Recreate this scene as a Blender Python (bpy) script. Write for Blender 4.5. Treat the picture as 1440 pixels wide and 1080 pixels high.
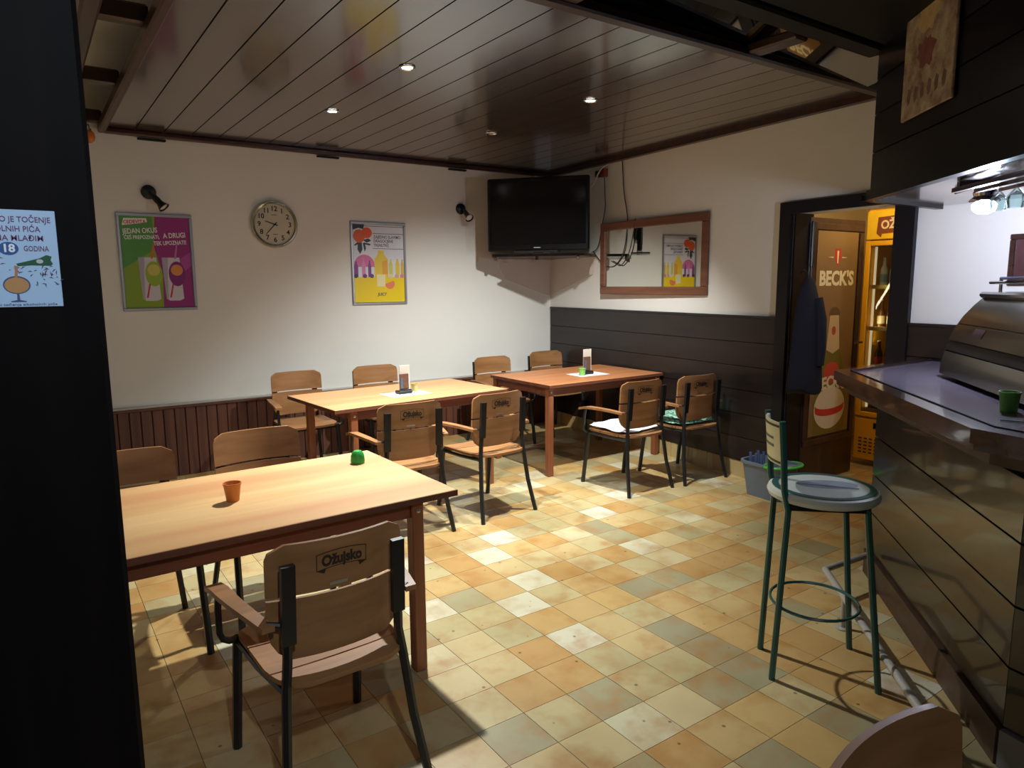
import bpy, bmesh, math, random
from mathutils import Matrix, Vector
random.seed(7)
SC = bpy.context.scene
COL = SC.collection
for o in list(bpy.data.objects): bpy.data.objects.remove(o, do_unlink=True)
PI = math.pi

# ------------------------------------------------------------------ camera
FPX, YAW, PITCH, ROLL = 981.57, math.radians(34.7259), math.radians(-8.2271), math.radians(-0.4424)
CAM = Vector((-4.90245, -6.2961, 1.583))
fw = Vector((math.sin(YAW)*math.cos(PITCH), math.cos(YAW)*math.cos(PITCH), math.sin(PITCH)))
rt = Vector((math.cos(YAW), -math.sin(YAW), 0)); up = rt.cross(fw)
cr = rt*math.cos(ROLL) + up*math.sin(ROLL); cu = -rt*math.sin(ROLL) + up*math.cos(ROLL)
cd = bpy.data.cameras.new('camera'); cam = bpy.data.objects.new('camera', cd); COL.objects.link(cam)
cam.matrix_world = Matrix(((cr.x, cu.x, -fw.x, CAM.x), (cr.y, cu.y, -fw.y, CAM.y), (cr.z, cu.z, -fw.z, CAM.z), (0, 0, 0, 1)))
cd.sensor_fit = 'HORIZONTAL'; cd.sensor_width = 36; cd.lens = FPX/1440*36; cd.clip_start = 0.05
SC.camera = cam
# ------------------------------------------------------------------ world, exposure, light levels
W = bpy.data.worlds.new('world'); SC.world = W; W.use_nodes = True
W.node_tree.nodes['Background'].inputs[0].default_value = (0.5, 0.55, 0.65, 1)
W.node_tree.nodes['Background'].inputs[1].default_value = 0.02
SC.view_settings.view_transform = 'Standard'; SC.view_settings.look = 'None'
SC.view_settings.exposure = 0.18; SC.view_settings.gamma = 1.0; SC.view_settings.use_curve_mapping = False
SPOT_W = (500, 195, 470)          # the three lit ceiling downlights
SPOT_COL = (0.95, 0.99, 0.97)
FILL_W = 105; FILL_COL = (0.74, 0.86, 1.0)   # added cool spotlight, unseen behind the camera, for the sign and near floor
BAR_LAMP_W = 34; BAR_COL = (0.72, 0.78, 1.0)
STORE_W = 22; STORE_COL = (1.0, 0.80, 0.48)

# ------------------------------------------------------------------ materials
def S(r, g, b):
    f = lambda v: (v/255/12.92) if v/255 <= 0.04045 else ((v/255+0.055)/1.055)**2.4
    return (f(r), f(g), f(b))
MATS = {}
def _new(name):
    m = bpy.data.materials.new(name); m.use_nodes = True; MATS[name] = m
    nt = m.node_tree; return m, nt, nt.nodes['Principled BSDF']
def mat(name, col, rough=0.5, metal=0.0, var=0.08, ns=9.0, bump=0.0, coat=0.0, emit=0.0, spec=0.5, coords='Object'):
    if name in MATS: return MATS[name]
    m, nt, b = _new(name)
    tc = nt.nodes.new('ShaderNodeTexCoord'); n = nt.nodes.new('ShaderNodeTexNoise'); n.inputs['Scale'].default_value = ns; n.inputs['Detail'].default_value = 4
    nt.links.new(tc.outputs[coords], n.inputs['Vector'])
    mx = nt.nodes.new('ShaderNodeMix'); mx.data_type = 'RGBA'
    mx.inputs[6].default_value = tuple(max(0, c*(1-var)) for c in col)+(1,); mx.inputs[7].default_value = tuple(min(1, c*(1+var)) for c in col)+(1,)
    nt.links.new(n.outputs['Fac'], mx.inputs[0]); nt.links.new(mx.outputs[2], b.inputs['Base Color'])
    b.inputs['Roughness'].default_value = rough; b.inputs['Metallic'].default_value = metal
    b.inputs['Coat Weight'].default_value = coat; b.inputs['Coat Roughness'].default_value = 0.08; b.inputs['Specular IOR Level'].default_value = spec
    if emit:
        b.inputs['Emission Color'].default_value = col+(1,); b.inputs['Emission Strength'].default_value = emit
    if bump:
        bp = nt.nodes.new('ShaderNodeBump'); bp.inputs['Strength'].default_value = bump; bp.inputs['Distance'].default_value = 0.004
        nt.links.new(n.outputs['Fac'], bp.inputs['Height']); nt.links.new(bp.outputs[0], b.inputs['Normal'])
    return m
def wood(name, c1, c2, axis=0, scale=22.0, rough=0.4, coat=0.0, spec=0.5, stretch=0.07, blotch=None, coat_rough=0.06):
    if name in MATS: return MATS[name]
    m, nt, b = _new(name); N = nt.nodes; L = nt.links
    tc = N.new('ShaderNodeTexCoord'); mp = N.new('ShaderNodeMapping')
    sc = [1.0, 1.0, 1.0]; sc[axis] = stretch; mp.inputs['Scale'].default_value = sc
    oi = N.new('ShaderNodeObjectInfo'); mul = N.new('ShaderNodeMath'); mul.operation = 'MULTIPLY'; mul.inputs[1].default_value = 13.0
    L.new(oi.outputs['Random'], mul.inputs[0]); L.new(mul.outputs[0], mp.inputs['Location'])
    L.new(tc.outputs['Object'], mp.inputs['Vector'])
    n = N.new('ShaderNodeTexNoise'); n.inputs['Scale'].default_value = scale; n.inputs['Detail'].default_value = 6; n.inputs['Distortion'].default_value = 0.6
    L.new(mp.outputs[0], n.inputs['Vector'])
    cr_ = N.new('ShaderNodeValToRGB'); cr_.color_ramp.elements[0].position = 0.3; cr_.color_ramp.elements[1].position = 0.72
    cr_.color_ramp.elements[0].color = c2+(1,); cr_.color_ramp.elements[1].color = c1+(1,)
    L.new(n.outputs['Fac'], cr_.inputs[0]); out = cr_.outputs[0]
    if blotch:
        n2 = N.new('ShaderNodeTexNoise'); n2.inputs['Scale'].default_value = 3.5; n2.inputs['Detail'].default_value = 2
        L.new(mp.outputs[0], n2.inputs['Vector'])
        r2 = N.new('ShaderNodeValToRGB'); r2.color_ramp.elements[0].position = 0.55; r2.color_ramp.elements[1].position = 0.75
        mx = N.new('ShaderNodeMix'); mx.data_type = 'RGBA'; mx.inputs[7].default_value = blotch+(1,)
        L.new(n2.outputs['Fac'], r2.inputs[0]); L.new(r2.outputs[0], mx.inputs[0]); L.new(out, mx.inputs[6]); out = mx.outputs[2]
    L.new(out, b.inputs['Base Color'])
    b.inputs['Roughness'].default_value = rough; b.inputs['Coat Weight'].default_value = coat; b.inputs['Coat Roughness'].default_value = coat_rough
    b.inputs['Specular IOR Level'].default_value = spec
    bp = N.new('ShaderNodeBump'); bp.inputs['Strength'].default_value = 0.12; bp.inputs['Distance'].default_value = 0.002
    L.new(n.outputs['Fac'], bp.inputs['Height']); L.new(bp.outputs[0], b.inputs['Normal'])
    return m
def glass(name, tint=(0.9, 0.95, 0.93), gloss=0.12):
    if name in MATS: return MATS[name]
    m = bpy.data.materials.new(name); m.use_nodes = True; MATS[name] = m; nt = m.node_tree; N = nt.nodes; N.remove(N['Principled BSDF'])
    t = N.new('ShaderNodeBsdfTransparent'); t.inputs[0].default_value = tint+(1,)
    g = N.new('ShaderNodeBsdfGlossy'); g.inputs['Roughness'].default_value = 0.03
    fr = N.new('ShaderNodeFresnel'); fr.inputs['IOR'].default_value = 1.45; mx = N.new('ShaderNodeMixShader')
    ad = N.new('ShaderNodeMath'); ad.operation = 'MULTIPLY'; ad.inputs[1].default_value = 0.8
    nt.links.new(fr.outputs[0], ad.inputs[0]); nt.links.new(ad.outputs[0], mx.inputs[0]); nt.links.new(t.outputs[0], mx.inputs[1]); nt.links.new(g.outputs[0], mx.inputs[2])
    nt.links.new(mx.outputs[0], N['Material Output'].inputs[0]); return m
TILE = 0.20665; TX0, TY0 = -3.5097, -4.34635
def tile_mat():
    m, nt, b = _new('glazed_floor_tile'); N = nt.nodes; L = nt.links
    g = N.new('ShaderNodeNewGeometry')
    sub = N.new('ShaderNodeVectorMath'); sub.operation = 'SUBTRACT'; sub.inputs[1].default_value = (TX0, TY0, 0)
    L.new(g.outputs['Position'], sub.inputs[0])
    sc = N.new('ShaderNodeVectorMath'); sc.operation = 'SCALE'; sc.inputs['Scale'].default_value = 1/TILE; L.new(sub.outputs[0], sc.inputs[0])
    ml = N.new('ShaderNodeVectorMath'); ml.operation = 'MULTIPLY'; ml.inputs[1].default_value = (1, 1, 0); L.new(sc.outputs[0], ml.inputs[0])
    fl = N.new('ShaderNodeVectorMath'); fl.operation = 'FLOOR'; L.new(ml.outputs[0], fl.inputs[0])
    wn = N.new('ShaderNodeTexWhiteNoise'); wn.noise_dimensions = '3D'; L.new(fl.outputs[0], wn.inputs['Vector'])
    r = N.new('ShaderNodeValToRGB'); r.color_ramp.interpolation = 'LINEAR'; e = r.color_ramp.elements
    cols = [(0.0, S(146, 138, 108)), (0.18, S(172, 160, 118)), (0.36, S(184, 166, 122)), (0.52, S(184, 154, 100)), (0.66, S(174, 138, 86)), (0.78, S(184, 158, 108)), (0.9, S(190, 182, 148)), (1.0, S(198, 194, 172))]
    e[0].position, e[0].color = cols[0][0], cols[0][1]+(1,); e[1].position, e[1].color = cols[-1][0], cols[-1][1]+(1,)
    for p_, c in cols[1:-1]:
        k = e.new(p_); k.color = c+(1,)
    L.new(wn.outputs['Value'], r.inputs[0])
    # mottled glaze: rusty clouding inside each tile, shifted per tile
    off = N.new('ShaderNodeVectorMath'); off.operation = 'MULTIPLY_ADD'; off.inputs[1].default_value = (7, 7, 7); L.new(wn.outputs['Color'], off.inputs[0]); L.new(ml.outputs[0], off.inputs[2])
    n1 = N.new('ShaderNodeTexNoise'); n1.inputs['Scale'].default_value = 1.3; n1.inputs['Detail'].default_value = 5; n1.inputs['Roughness'].default_value = 0.55; L.new(off.outputs[0], n1.inputs['Vector'])
    r1 = N.new('ShaderNodeValToRGB'); r1.color_ramp.elements[0].position = 0.47; r1.color_ramp.elements[1].position = 0.72; L.new(n1.outputs['Fac'], r1.inputs[0])
    mx = N.new('ShaderNodeMix'); mx.data_type = 'RGBA'; mx.inputs[7].default_value = S(158, 108, 52)+(1,)
    fac = N.new('ShaderNodeMath'); fac.operation = 'MULTIPLY'; fac.inputs[1].default_value = 0.7; L.new(r1.outputs[0], fac.inputs[0]); L.new(fac.outputs[0], mx.inputs[0]); L.new(r.outputs[0], mx.inputs[6])
    # dark stains and specks
    n2 = N.new('ShaderNodeTexNoise'); n2.inputs['Scale'].default_value = 2.1; n2.inputs['Detail'].default_value = 6; L.new(g.outputs['Position'], n2.inputs['Vector'])
    r2 = N.new('ShaderNodeValToRGB'); r2.color_ramp.elements[0].position = 0.3; r2.color_ramp.elements[0].color = (0.80, 0.76, 0.68, 1); r2.color_ramp.elements[1].position = 0.6; r2.color_ramp.elements[1].color = (1, 1, 1, 1); L.new(n2.outputs['Fac'], r2.inputs[0])
    m2 = N.new('ShaderNodeMix'); m2.data_type = 'RGBA'; m2.blend_type = 'MULTIPLY'; m2.inputs[0].default_value = 1; L.new(mx.outputs[2], m2.inputs[6]); L.new(r2.outputs[0], m2.inputs[7])
    vo = N.new('ShaderNodeTexVoronoi'); vo.inputs['Scale'].default_value = 9; L.new(g.outputs['Position'], vo.inputs['Vector'])
    r3 = N.new('ShaderNodeValToRGB'); r3.color_ramp.elements[0].position = 0.05; r3.color_ramp.elements[0].color = (0.25, 0.22, 0.18, 1); r3.color_ramp.elements[1].position = 0.075; r3.color_ramp.elements[1].color = (1, 1, 1, 1); L.new(vo.outputs['Distance'], r3.inputs[0])
    m3 = N.new('ShaderNodeMix'); m3.data_type = 'RGBA'; m3.blend_type = 'MULTIPLY'; m3.inputs[0].default_value = 0.8; L.new(m2.outputs[2], m3.inputs[6]); L.new(r3.outputs[0], m3.inputs[7])
    L.new(m3.outputs[2], b.inputs['Base Color']); b.inputs['Roughness'].default_value = 0.33
    return m
M_TILE = tile_mat()
M_GROUT = mat('grey_grout', S(96, 86, 66), 0.9)
M_WALL = mat('white_wall_paint', S(222, 219, 212), 0.75, var=0.03, ns=3, bump=0.12)
M_DARKW = wood('dark_stained_planks', S(38, 29, 27), S(22, 16, 16), 1, 18, 0.36)
M_SOFF = wood('black_soffit_boards', S(14, 11, 10), S(8, 6, 6), 0, 14, 0.5, spec=0.2)
M_DARKWX = wood('dark_stained_post', S(20, 15, 14), S(11, 8, 8), 2, 14, 0.6, spec=0.08)
M_FASCIA = wood('dark_fascia_planks', S(17, 14, 17), S(9, 8, 10), 0, 16, 0.3, spec=0.35)
M_BEAD = wood('brown_panel_boards', S(108, 64, 47), S(78, 44, 33), 2, 20, 0.5)
M_CAP = mat('grey_cap_strip', S(176, 174, 166), 0.5)
M_TRIM = wood('brown_ceiling_trim', S(74, 44, 34), S(42, 25, 20), 0, 16, 0.35)
M_CEIL = wood('varnished_ceiling_boards', S(70, 58, 52), S(54, 44, 40), 1, 14, 0.2, coat=0.8, spec=0.6, coat_rough=0.12)
M_BLACKGAP = mat('dark_backing', S(14, 11, 10), 0.9)
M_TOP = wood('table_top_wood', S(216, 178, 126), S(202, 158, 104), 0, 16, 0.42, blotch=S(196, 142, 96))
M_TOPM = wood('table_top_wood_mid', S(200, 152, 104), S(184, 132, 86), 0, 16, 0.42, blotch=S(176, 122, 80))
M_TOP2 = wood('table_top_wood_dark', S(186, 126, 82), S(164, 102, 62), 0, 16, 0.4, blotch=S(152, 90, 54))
M_LEG = wood('table_frame_wood', S(146, 86, 52), S(116, 64, 37), 2, 20, 0.42)
M_APRON = wood('table_apron_wood', S(128, 70, 44), S(96, 50, 31), 0, 20, 0.42)
M_CHAIR = wood('chair_wood', S(160, 114, 72), S(132, 90, 52), 0, 18, 0.42)
M_BLK = mat('black_metal', S(22, 22, 24), 0.38, 0.0, 0.1)
M_STEEL = mat('brushed_steel', S(176, 172, 166), 0.35, 0.35)
M_CHROME = mat('polished_chrome', S(205, 206, 210), 0.12, 1.0)
M_INK = mat('dark_brown_ink', S(38, 24, 16), 0.6)
def pm(r, g, b, rough=0.5): return mat('print_%d_%d_%d' % (r, g, b), S(r, g, b), rough, var=0.03)

# ------------------------------------------------------------------ mesh helpers
class MB:
    def __init__(s): s.v = []; s.f = []; s.sm = []
    def add(s, vs, fs, smooth=False):
        b = len(s.v); s.v += [tuple(x) for x in vs]; s.f += [tuple(b+i for i in f) for f in fs]; s.sm += [smooth]*len(fs); return s
    def box(s, c, d, rz=0.0, M=None):
        x, y, z = d[0]/2, d[1]/2, d[2]/2
        vs = [Vector(p) for p in ((-x,-y,-z),(x,-y,-z),(x,y,-z),(-x,y,-z),(-x,-y,z),(x,-y,z),(x,y,z),(-x,y,z))]
        if M is None: M = Matrix.Rotation(rz, 3, 'Z')
        vs = [M @ v + Vector(c) for v in vs]
        return s.add(vs, [(3,2,1,0),(4,5,6,7),(0,1,5,4),(1,2,6,5),(2,3,7,6),(3,0,4,7)])
    def bbox(s, c, d, bv=0.004, rz=0.0):
        # box with chamfered edges
        x, y, z = d[0]/2, d[1]/2, d[2]/2; b = min(bv, x*0.9, y*0.9, z*0.9); R = Matrix.Rotation(rz, 3, 'Z')
        bm = bmesh.new(); bmesh.ops.create_cube(bm, size=1.0)
        for v in bm.verts: v.co = Vector((v.co.x*2*x, v.co.y*2*y, v.co.z*2*z))
        bmesh.ops.bevel(bm, geom=bm.edges[:], offset=b, segments=1, affect='EDGES')
        bm.verts.index_update(); vs = [R @ v.co + Vector(c) for v in bm.verts]; fs = [[v.index for v in f.verts] for f in bm.faces]; bm.free()
        return s.add(vs, fs)
    def bar(s, a, b, w, h, upv=(0, 0, 1)):
        a, b = Vector(a), Vector(b); d = (b-a); L = d.length; d.normalize(); u = Vector(upv)
        if abs(d.dot(u)) > 0.98: u = Vector((0, 1, 0))
        r = d.cross(u).normalized(); u = r.cross(d)
        M = Matrix((r, d, u)).transposed(); return s.box((a+b)/2, (w, L, h), M=M)
    def prism(s, pts, z0, z1):
        n = len(pts); ar = sum(pts[i][0]*pts[(i+1) % n][1]-pts[(i+1) % n][0]*pts[i][1] for i in range(n))
        if ar < 0: pts = pts[::-1]
        vs = [(p[0], p[1], z0) for p in pts]+[(p[0], p[1], z1) for p in pts]
        fs = [tuple(range(n-1, -1, -1)), tuple(range(n, 2*n))]+[(i, (i+1) % n, n+(i+1) % n, n+i) for i in range(n)]
        return s.add(vs, fs)
    def tube(s, path, r, n=8, closed=False, caps=True):
        P = [Vector(p) for p in path]; m = len(P); rs = r if isinstance(r, (list, tuple)) else [r]*m
        T = []
        for i in range(m):
            a = P[(i-1) % m] if (closed or i > 0) else P[i]; b = P[(i+1) % m] if (closed or i < m-1) else P[i]
            T.append((b-a).normalized())
        u = Vector((0, 0, 1)) if abs(T[0].z) < 0.9 else Vector((1, 0, 0)); vs = []
        for i in range(m):
            u = (u - T[i]*u.dot(T[i])).normalized(); w = T[i].cross(u)
            for k in range(n):
                a = 2*PI*(k+0.5)/n; vs.append(P[i]+(u*math.cos(a)+w*math.sin(a))*rs[i])
        fs = []
        for i in range(m if closed else m-1):
            j = (i+1) % m
            for k in range(n): fs.append((i*n+k, i*n+(k+1) % n, j*n+(k+1) % n, j*n+k))
        s.add(vs, fs, n > 4)
        if caps and not closed:
            b = len(s.v)-m*n; s.f += [tuple(b+k for k in range(n-1, -1, -1)), tuple(b+(m-1)*n+k for k in range(n))]; s.sm += [False, False]
        return s
    def lathe(s, prof, n=24, c=(0, 0, 0), M=None):
        c = Vector(c); vs = []; M = M or Matrix.Identity(3)
        for r, z in prof:
            for k in range(n):
                a = 2*PI*k/n; vs.append(M @ Vector((r*math.cos(a), r*math.sin(a), z))+c)
        fs = [(i*n+k, i*n+(k+1) % n, (i+1)*n+(k+1) % n, (i+1)*n+k) for i in range(len(prof)-1) for k in range(n)]
        s.add(vs, fs, True)
        b = len(s.v)-len(prof)*n
        if prof[0][0] < 0.002: s.f.append(tuple(b+k for k in range(n-1, -1, -1))); s.sm.append(False)
        if prof[-1][0] < 0.002: s.f.append(tuple(b+(len(prof)-1)*n+k for k in range(n))); s.sm.append(False)
        return s
    def slab(s, rows, pos, tv, nx=8):
        """rows: (t, x0, x1); pos(x, t) -> point; tv: thickness vector"""
        vs = []; m = len(rows); w = nx+1; tv = Vector(tv)
        for t, a, b in rows:
            for i in range(w): vs.append(Vector(pos(a+(b-a)*i/nx, t)))
        vs += [v+tv for v in vs]; o = m*w; fs = []
        for j in range(m-1):
            for i in range(nx):
                q = (j*w+i, j*w+i+1, (j+1)*w+i+1, (j+1)*w+i); fs.append(q); fs.append(tuple(o+k for k in q[::-1]))
        s.add(vs, fs, True); e = []
        for i in range(nx): e += [(i+1, i, o+i, o+i+1), ((m-1)*w+i, (m-1)*w+i+1, o+(m-1)*w+i+1, o+(m-1)*w+i)]
        for j in range(m-1): e += [(j*w, (j+1)*w, o+(j+1)*w, o+j*w), ((j+1)*w+nx, j*w+nx, o+j*w+nx, o+(j+1)*w+nx)]
        b = len(s.v)-2*o; s.f += [tuple(b+k for k in q) for q in e]; s.sm += [False]*len(e); return s
    def mesh(s, name):
        me = bpy.data.meshes.new(name); me.from_pydata([tuple(v) for v in s.v], [], s.f)
        me.polygons.foreach_set('use_smooth', s.sm); 
        bm = bmesh.new(); bm.from_mesh(me); bmesh.ops.recalc_face_normals(bm, faces=bm.faces[:]); bm.to_mesh(me); bm.free()
        me.update()
        if any(s.sm): me.set_sharp_from_angle(angle=math.radians(38))
        return me
    def build(s, name, m, parent=None):
        me = s.mesh(name); me.materials.append(m); return link(name, me, parent)
def link(name, me, parent=None):
    o = bpy.data.objects.new(name, me); COL.objects.link(o)
    if parent is not None: o.parent = parent
    return o
def tag(o, label=None, cat=None, group=None, kind=None):
    if label: o['label'] = label
    if cat: o['category'] = cat
    if group: o['group'] = group
    if kind: o['kind'] = kind
    return o
def thing(name, label, cat, loc=(0, 0, 0), rz=0.0, group=None, M=None, kind=None):
    o = bpy.data.objects.new(name, None); COL.objects.link(o); o.empty_display_size = 0.05
    if M is not None: o.matrix_world = M
    else: o.location = loc; o.rotation_euler = (0, 0, rz)
    return tag(o, label, cat, group, kind)
def struct(o): o['kind'] = 'structure'; return o
def dup(root, loc, rz, label=None):
    def cp(o, par):
        c = o.copy(); COL.objects.link(c); c.parent = par
        for ch in list(o.children): cp(ch, c)
        return c
    kids = list(root.children); r = root.copy(); COL.objects.link(r); r.location = loc; r.rotation_euler = (0, 0, rz)
    if label: r['label'] = label
    for ch in kids: cp(ch, r)
    return r
def frame(o, u, v):
    u = Vector(u).normalized(); v = Vector(v).normalized(); n = u.cross(v)
    return Matrix(((u.x, v.x, n.x, o[0]), (u.y, v.y, n.y, o[1]), (u.z, v.z, n.z, o[2]), (0, 0, 0, 1)))
def flat(name, pts, z, m, parent, M=None):
    b = MB(); n = len(pts); b.add([(p[0], p[1], z) for p in pts], [tuple(range(n))])
    me = b.mesh(name); me.materials.append(m)
    # keep the print facing outwards
    if me.polygons[0].normal.z < 0: me.flip_normals()
    if M: me.transform(M)
    return link(name, me, parent)
def disc(cx, cy, rx, ry=None, n=20, a0=0, a1=2*PI): 
    ry = ry or rx; k = n if abs(a1-a0) > 6.2 else n+1
    return [(cx+rx*math.cos(a0+(a1-a0)*i/n), cy+ry*math.sin(a0+(a1-a0)*i/n)) for i in range(k)]
def text(name, body, size, m, parent, x, y, z, bold=0.0, align='CENTER', M=None, width=None, shear=0.0, rot=0.0, ext=0.0004, arch=0.0):
    c = bpy.data.curves.new(name, 'FONT'); c.body = body; c.size = size; c.align_x = align; c.align_y = 'CENTER'; c.offset = bold; c.extrude = ext; c.shear = shear; c.resolution_u = 3
    t = bpy.data.objects.new(name, c); COL.objects.link(t); bpy.context.view_layer.update()
    me = bpy.data.meshes.new_from_object(t); bpy.data.objects.remove(t); bpy.data.curves.remove(c)
    xs = [v.co.x for v in me.vertices]
    if width and xs:
        k = width/(max(xs)-min(xs))
        for v in me.vertices: v.co.x *= k
    if arch:
        for v in me.vertices: v.co.y += arch*(1-(v.co.x/(size*2.2))**2)
    me.transform(Matrix.Translation((x, y, z)) @ Matrix.Rotation(rot, 4, 'Z'))
    if M: me.transform(M)
    me.materials.clear(); me.materials.append(m); return link(name, me, parent)

WB = 0.07639                                      # wall B runs x = WB*y
def wallx(y): return WB*y
uB = Vector((-WB, -1, 0)).normalized()            # along wall B to the right
nB = Vector((-1, WB, 0)).normalized()             # into the room
def onB(y, z, off=0.0): return (wallx(y)+nB.x*off, y+nB.y*off, z)
ZC = 2.77                                         # lowered ceiling
YF = -3.82                                        # its front edge
XL = -4.29                                        # its left edge

# ------------------------------------------------------------------ floor
fl = struct(MB().box((-1.8, -3.95, -0.054), (8.0, 8.1, 0.10)).build('floor', M_GROUT))
def tile_bm(g=0.0012, b=0.0014, x=0, y=0, mb=None):
    mb = mb or MB(); h = TILE/2-g
    vs = [(x-h, y-h, -0.006), (x+h, y-h, -0.006), (x+h, y+h, -0.006), (x-h, y+h, -0.006), (x-h, y-h, 0), (x+h, y-h, 0), (x+h, y+h, 0), (x-h, y+h, 0)]
    return mb.add(vs, [(4,5,6,7),(0,1,5,4),(1,2,6,5),(2,3,7,6),(3,0,4,7),(3,2,1,0)])
tiles = []
for i in range(-10, 27):
    for j in range(-17, 21):
        x, y = TX0+(i+0.5)*TILE, TY0+(j+0.5)*TILE
        if y > 0.02 or y < -7.8 or x > 2.0: continue
        d = Vector((x, y, 0))-CAM; zz = d.dot(fw)
        vis = False
        if zz > 0.3:
            px, py = 720+FPX*d.dot(cr)/zz, 540-FPX*d.dot(cu)/zz
            vis = 190 < px < 1300 and 560 < py < 1110
            if px > 1230 and py < 800: vis = False
        tiles.append((0 if vis else 1, d.length, x, y))
tiles.sort(); tm = tile_bm().mesh('floor_tile'); tm.materials.append(M_TILE); rest = MB()
for k, (nv, dd, x, y) in enumerate(tiles):
    if k < 300:
        t = link('tile', tm, fl); t.location = (x, y, 0)
    else: tile_bm(x=x, y=y, mb=rest)
tag(rest.build('far_tiles', M_TILE, fl), kind='stuff')

# ------------------------------------------------------------------ walls
wa = struct(MB().box((-2.6, 0.1, 1.5), (5.8, 0.2, 3.2)).build('wall_back', M_WALL))
k = 0; x = -5.45
while x < -0.03:
    b = MB().bbox((x+0.0385, -0.008, 0.30), (0.077, 0.016, 0.60), 0.004).build('plank', M_BEAD, wa); x += 0.083
MB().bbox((-2.72, -0.004, 0.30), (5.4, 0.006, 0.6), 0.001).build('panel_backing', M_BLACKGAP, wa)
struct(MB().bbox((-2.75, -0.015, 0.5875), (5.42, 0.03, 0.022), 0.004).build('trim_1', M_BEAD))
struct(MB().bbox((-2.75, -0.014, 0.6095), (5.42, 0.028, 0.02), 0.004).build('trim_2', M_CAP))
def slabB(y0, y1, z0, z1, t, off=0.0, mb=None):
    """board along wall B between y0 and y1, standing off..off+t proud of it"""
    a0, a1 = onB(y0, 0, off), onB(y1, 0, off); b0, b1 = onB(y0, 0, off+t), onB(y1, 0, off+t)
    return (mb or MB()).prism([a0[:2], a1[:2], b1[:2], b0[:2]], z0, z1)
DY0, DY1, DZ = -3.20, -3.985, 2.07
w = MB(); slabB(0.0, DY0, 0, 3.1, -0.2, 0, w); slabB(DY0, DY1, DZ, 3.1, -0.2, 0, w); slabB(DY1, -7.8, 0, 3.1, -0.2, 0, w)
wb = struct(w.build('wall_right', M_WALL))
def wainscot_b(y0, y1):
    slabB(y0, y1, 0.0, 1.29, 0.006, 0.0).build('panel_backing', M_BLACKGAP, wb)
    z = 0.14
    for i in range(6):
        slabB(y0, y1, z+0.003, z+0.191, 0.02, 0.0).build('plank', M_DARKW, wb); z += 0.193
    n = int(abs(y1-y0)/0.205); st = (y1-y0)/n
    for i in range(n): slabB(y0+st*i-0.002, y0+st*(i+1)+0.002, 0, 0.137, 0.012, 0.0).build('skirting_tile', M_TILE, wb)
wainscot_b(-0.03, -3.10); wainscot_b(-4.10, -6.3)
def skirt_cap(y0, y1): struct(slabB(y0, y1, 1.298, 1.316, 0.026).build('trim_3', M_DARKW))
skirt_cap(-0.03, -3.10); skirt_cap(-4.10, -6.3)
# door frame
df = struct(thing('door_1', 'dark stained door frame of the store room opening', None, onB(DY0, 0)))
df['kind'] = 'structure'
def part_world(mb, name, m, parent):
    o = mb.build(name, m, None); o.parent = parent; o.matrix_parent_inverse = parent.matrix_basis.inverted(); return o
M_FRAME = mat('dark_frame_paint', S(17, 16, 22), 0.35, var=0.15, spec=0.35)
mb = MB(); slabB(-3.10, -3.195, 0, 2.15, 0.035, 0, mb); slabB(-3.195, -3.215, 0, DZ, -0.2, 0.0, mb); part_world(mb, 'jamb', M_FRAME, df)
mb = MB(); slabB(-3.97, -4.10, 0, 2.15, 0.035, 0, mb); slabB(-3.965, -3.985, 0, DZ, -0.2, 0.0, mb); part_world(mb, 'jamb', M_FRAME, df)
mb = MB(); slabB(-3.195, -3.97, DZ-0.005, 2.15, 0.034, 0, mb); part_world(mb, 'lintel', M_FRAME, df)
# walls that close the room off out of sight
struct(MB().box((-5.62, -3.9, 1.5), (0.2, 8.2, 3.2)).build('wall_left', M_WALL))
struct(MB().box((-1.8, -7.95, 1.5), (8.0, 0.2, 3.2)).build('wall_front', M_DARKW))
# store room behind the door
M_STORE = mat('store_room_paint', S(196, 176, 130), 0.8, var=0.05)
struct(MB().box((2.05, -3.6, 1.5), (0.1, 3.4, 3.2)).build('wall_store_far', M_STORE))
struct(MB().box((0.97, -2.45, 1.5), (2.3, 0.1, 3.2)).build('wall_store_left', M_STORE))
struct(MB().box((0.9, -5.25, 1.5), (2.3, 0.1, 3.2)).build('wall_store_right', M_STORE))
struct(MB().box((0.98, -3.85, 2.72), (2.1, 2.75, 0.1)).build('ceiling_store', M_STORE))

# ------------------------------------------------------------------ ceilings
M_PLASTER = mat('upper_ceiling_plaster', S(232, 228, 218), 0.8, var=0.03)
struct(MB().box((-1.8, -3.95, 3.14), (8.0, 8.1, 0.1)).build('ceiling_upper', M_PLASTER))
cl = struct(MB().prism([(XL, -0.0), (XL, YF), (wallx(YF), YF), (0, 0)], ZC+0.018, ZC+0.05).build('ceiling', M_BLACKGAP))
x = XL
while x < -0.03:
    x0, x1 = x+0.004, min(x+0.196, -0.01)
    lo0, lo1 = (max(YF, x0/WB+0.02) if x0 > wallx(YF) else YF), (max(YF, x1/WB+0.02) if x1 > wallx(YF) else YF)
    if x1 > x0+0.02: 
        pts = [(x0, -0.01), (x0, lo0), (x1, lo1), (x1, -0.01)]
        if x0 < wallx(YF) < x1: pts = [(x0, -0.01), (x0, YF), (wallx(YF), YF), (x1, lo1), (x1, -0.01)]
        MB().prism(pts, ZC, ZC+0.016).build('board', M_CEIL, cl)
    x += 0.2
struct(MB().bbox((-2.15, -0.03, 2.752), (4.3, 0.055, 0.045), 0.012).build('trim_4', M_TRIM))
struct(slabB(-0.05, YF, 2.73, 2.775, 0.055).build('trim_5', M_TRIM))
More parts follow.
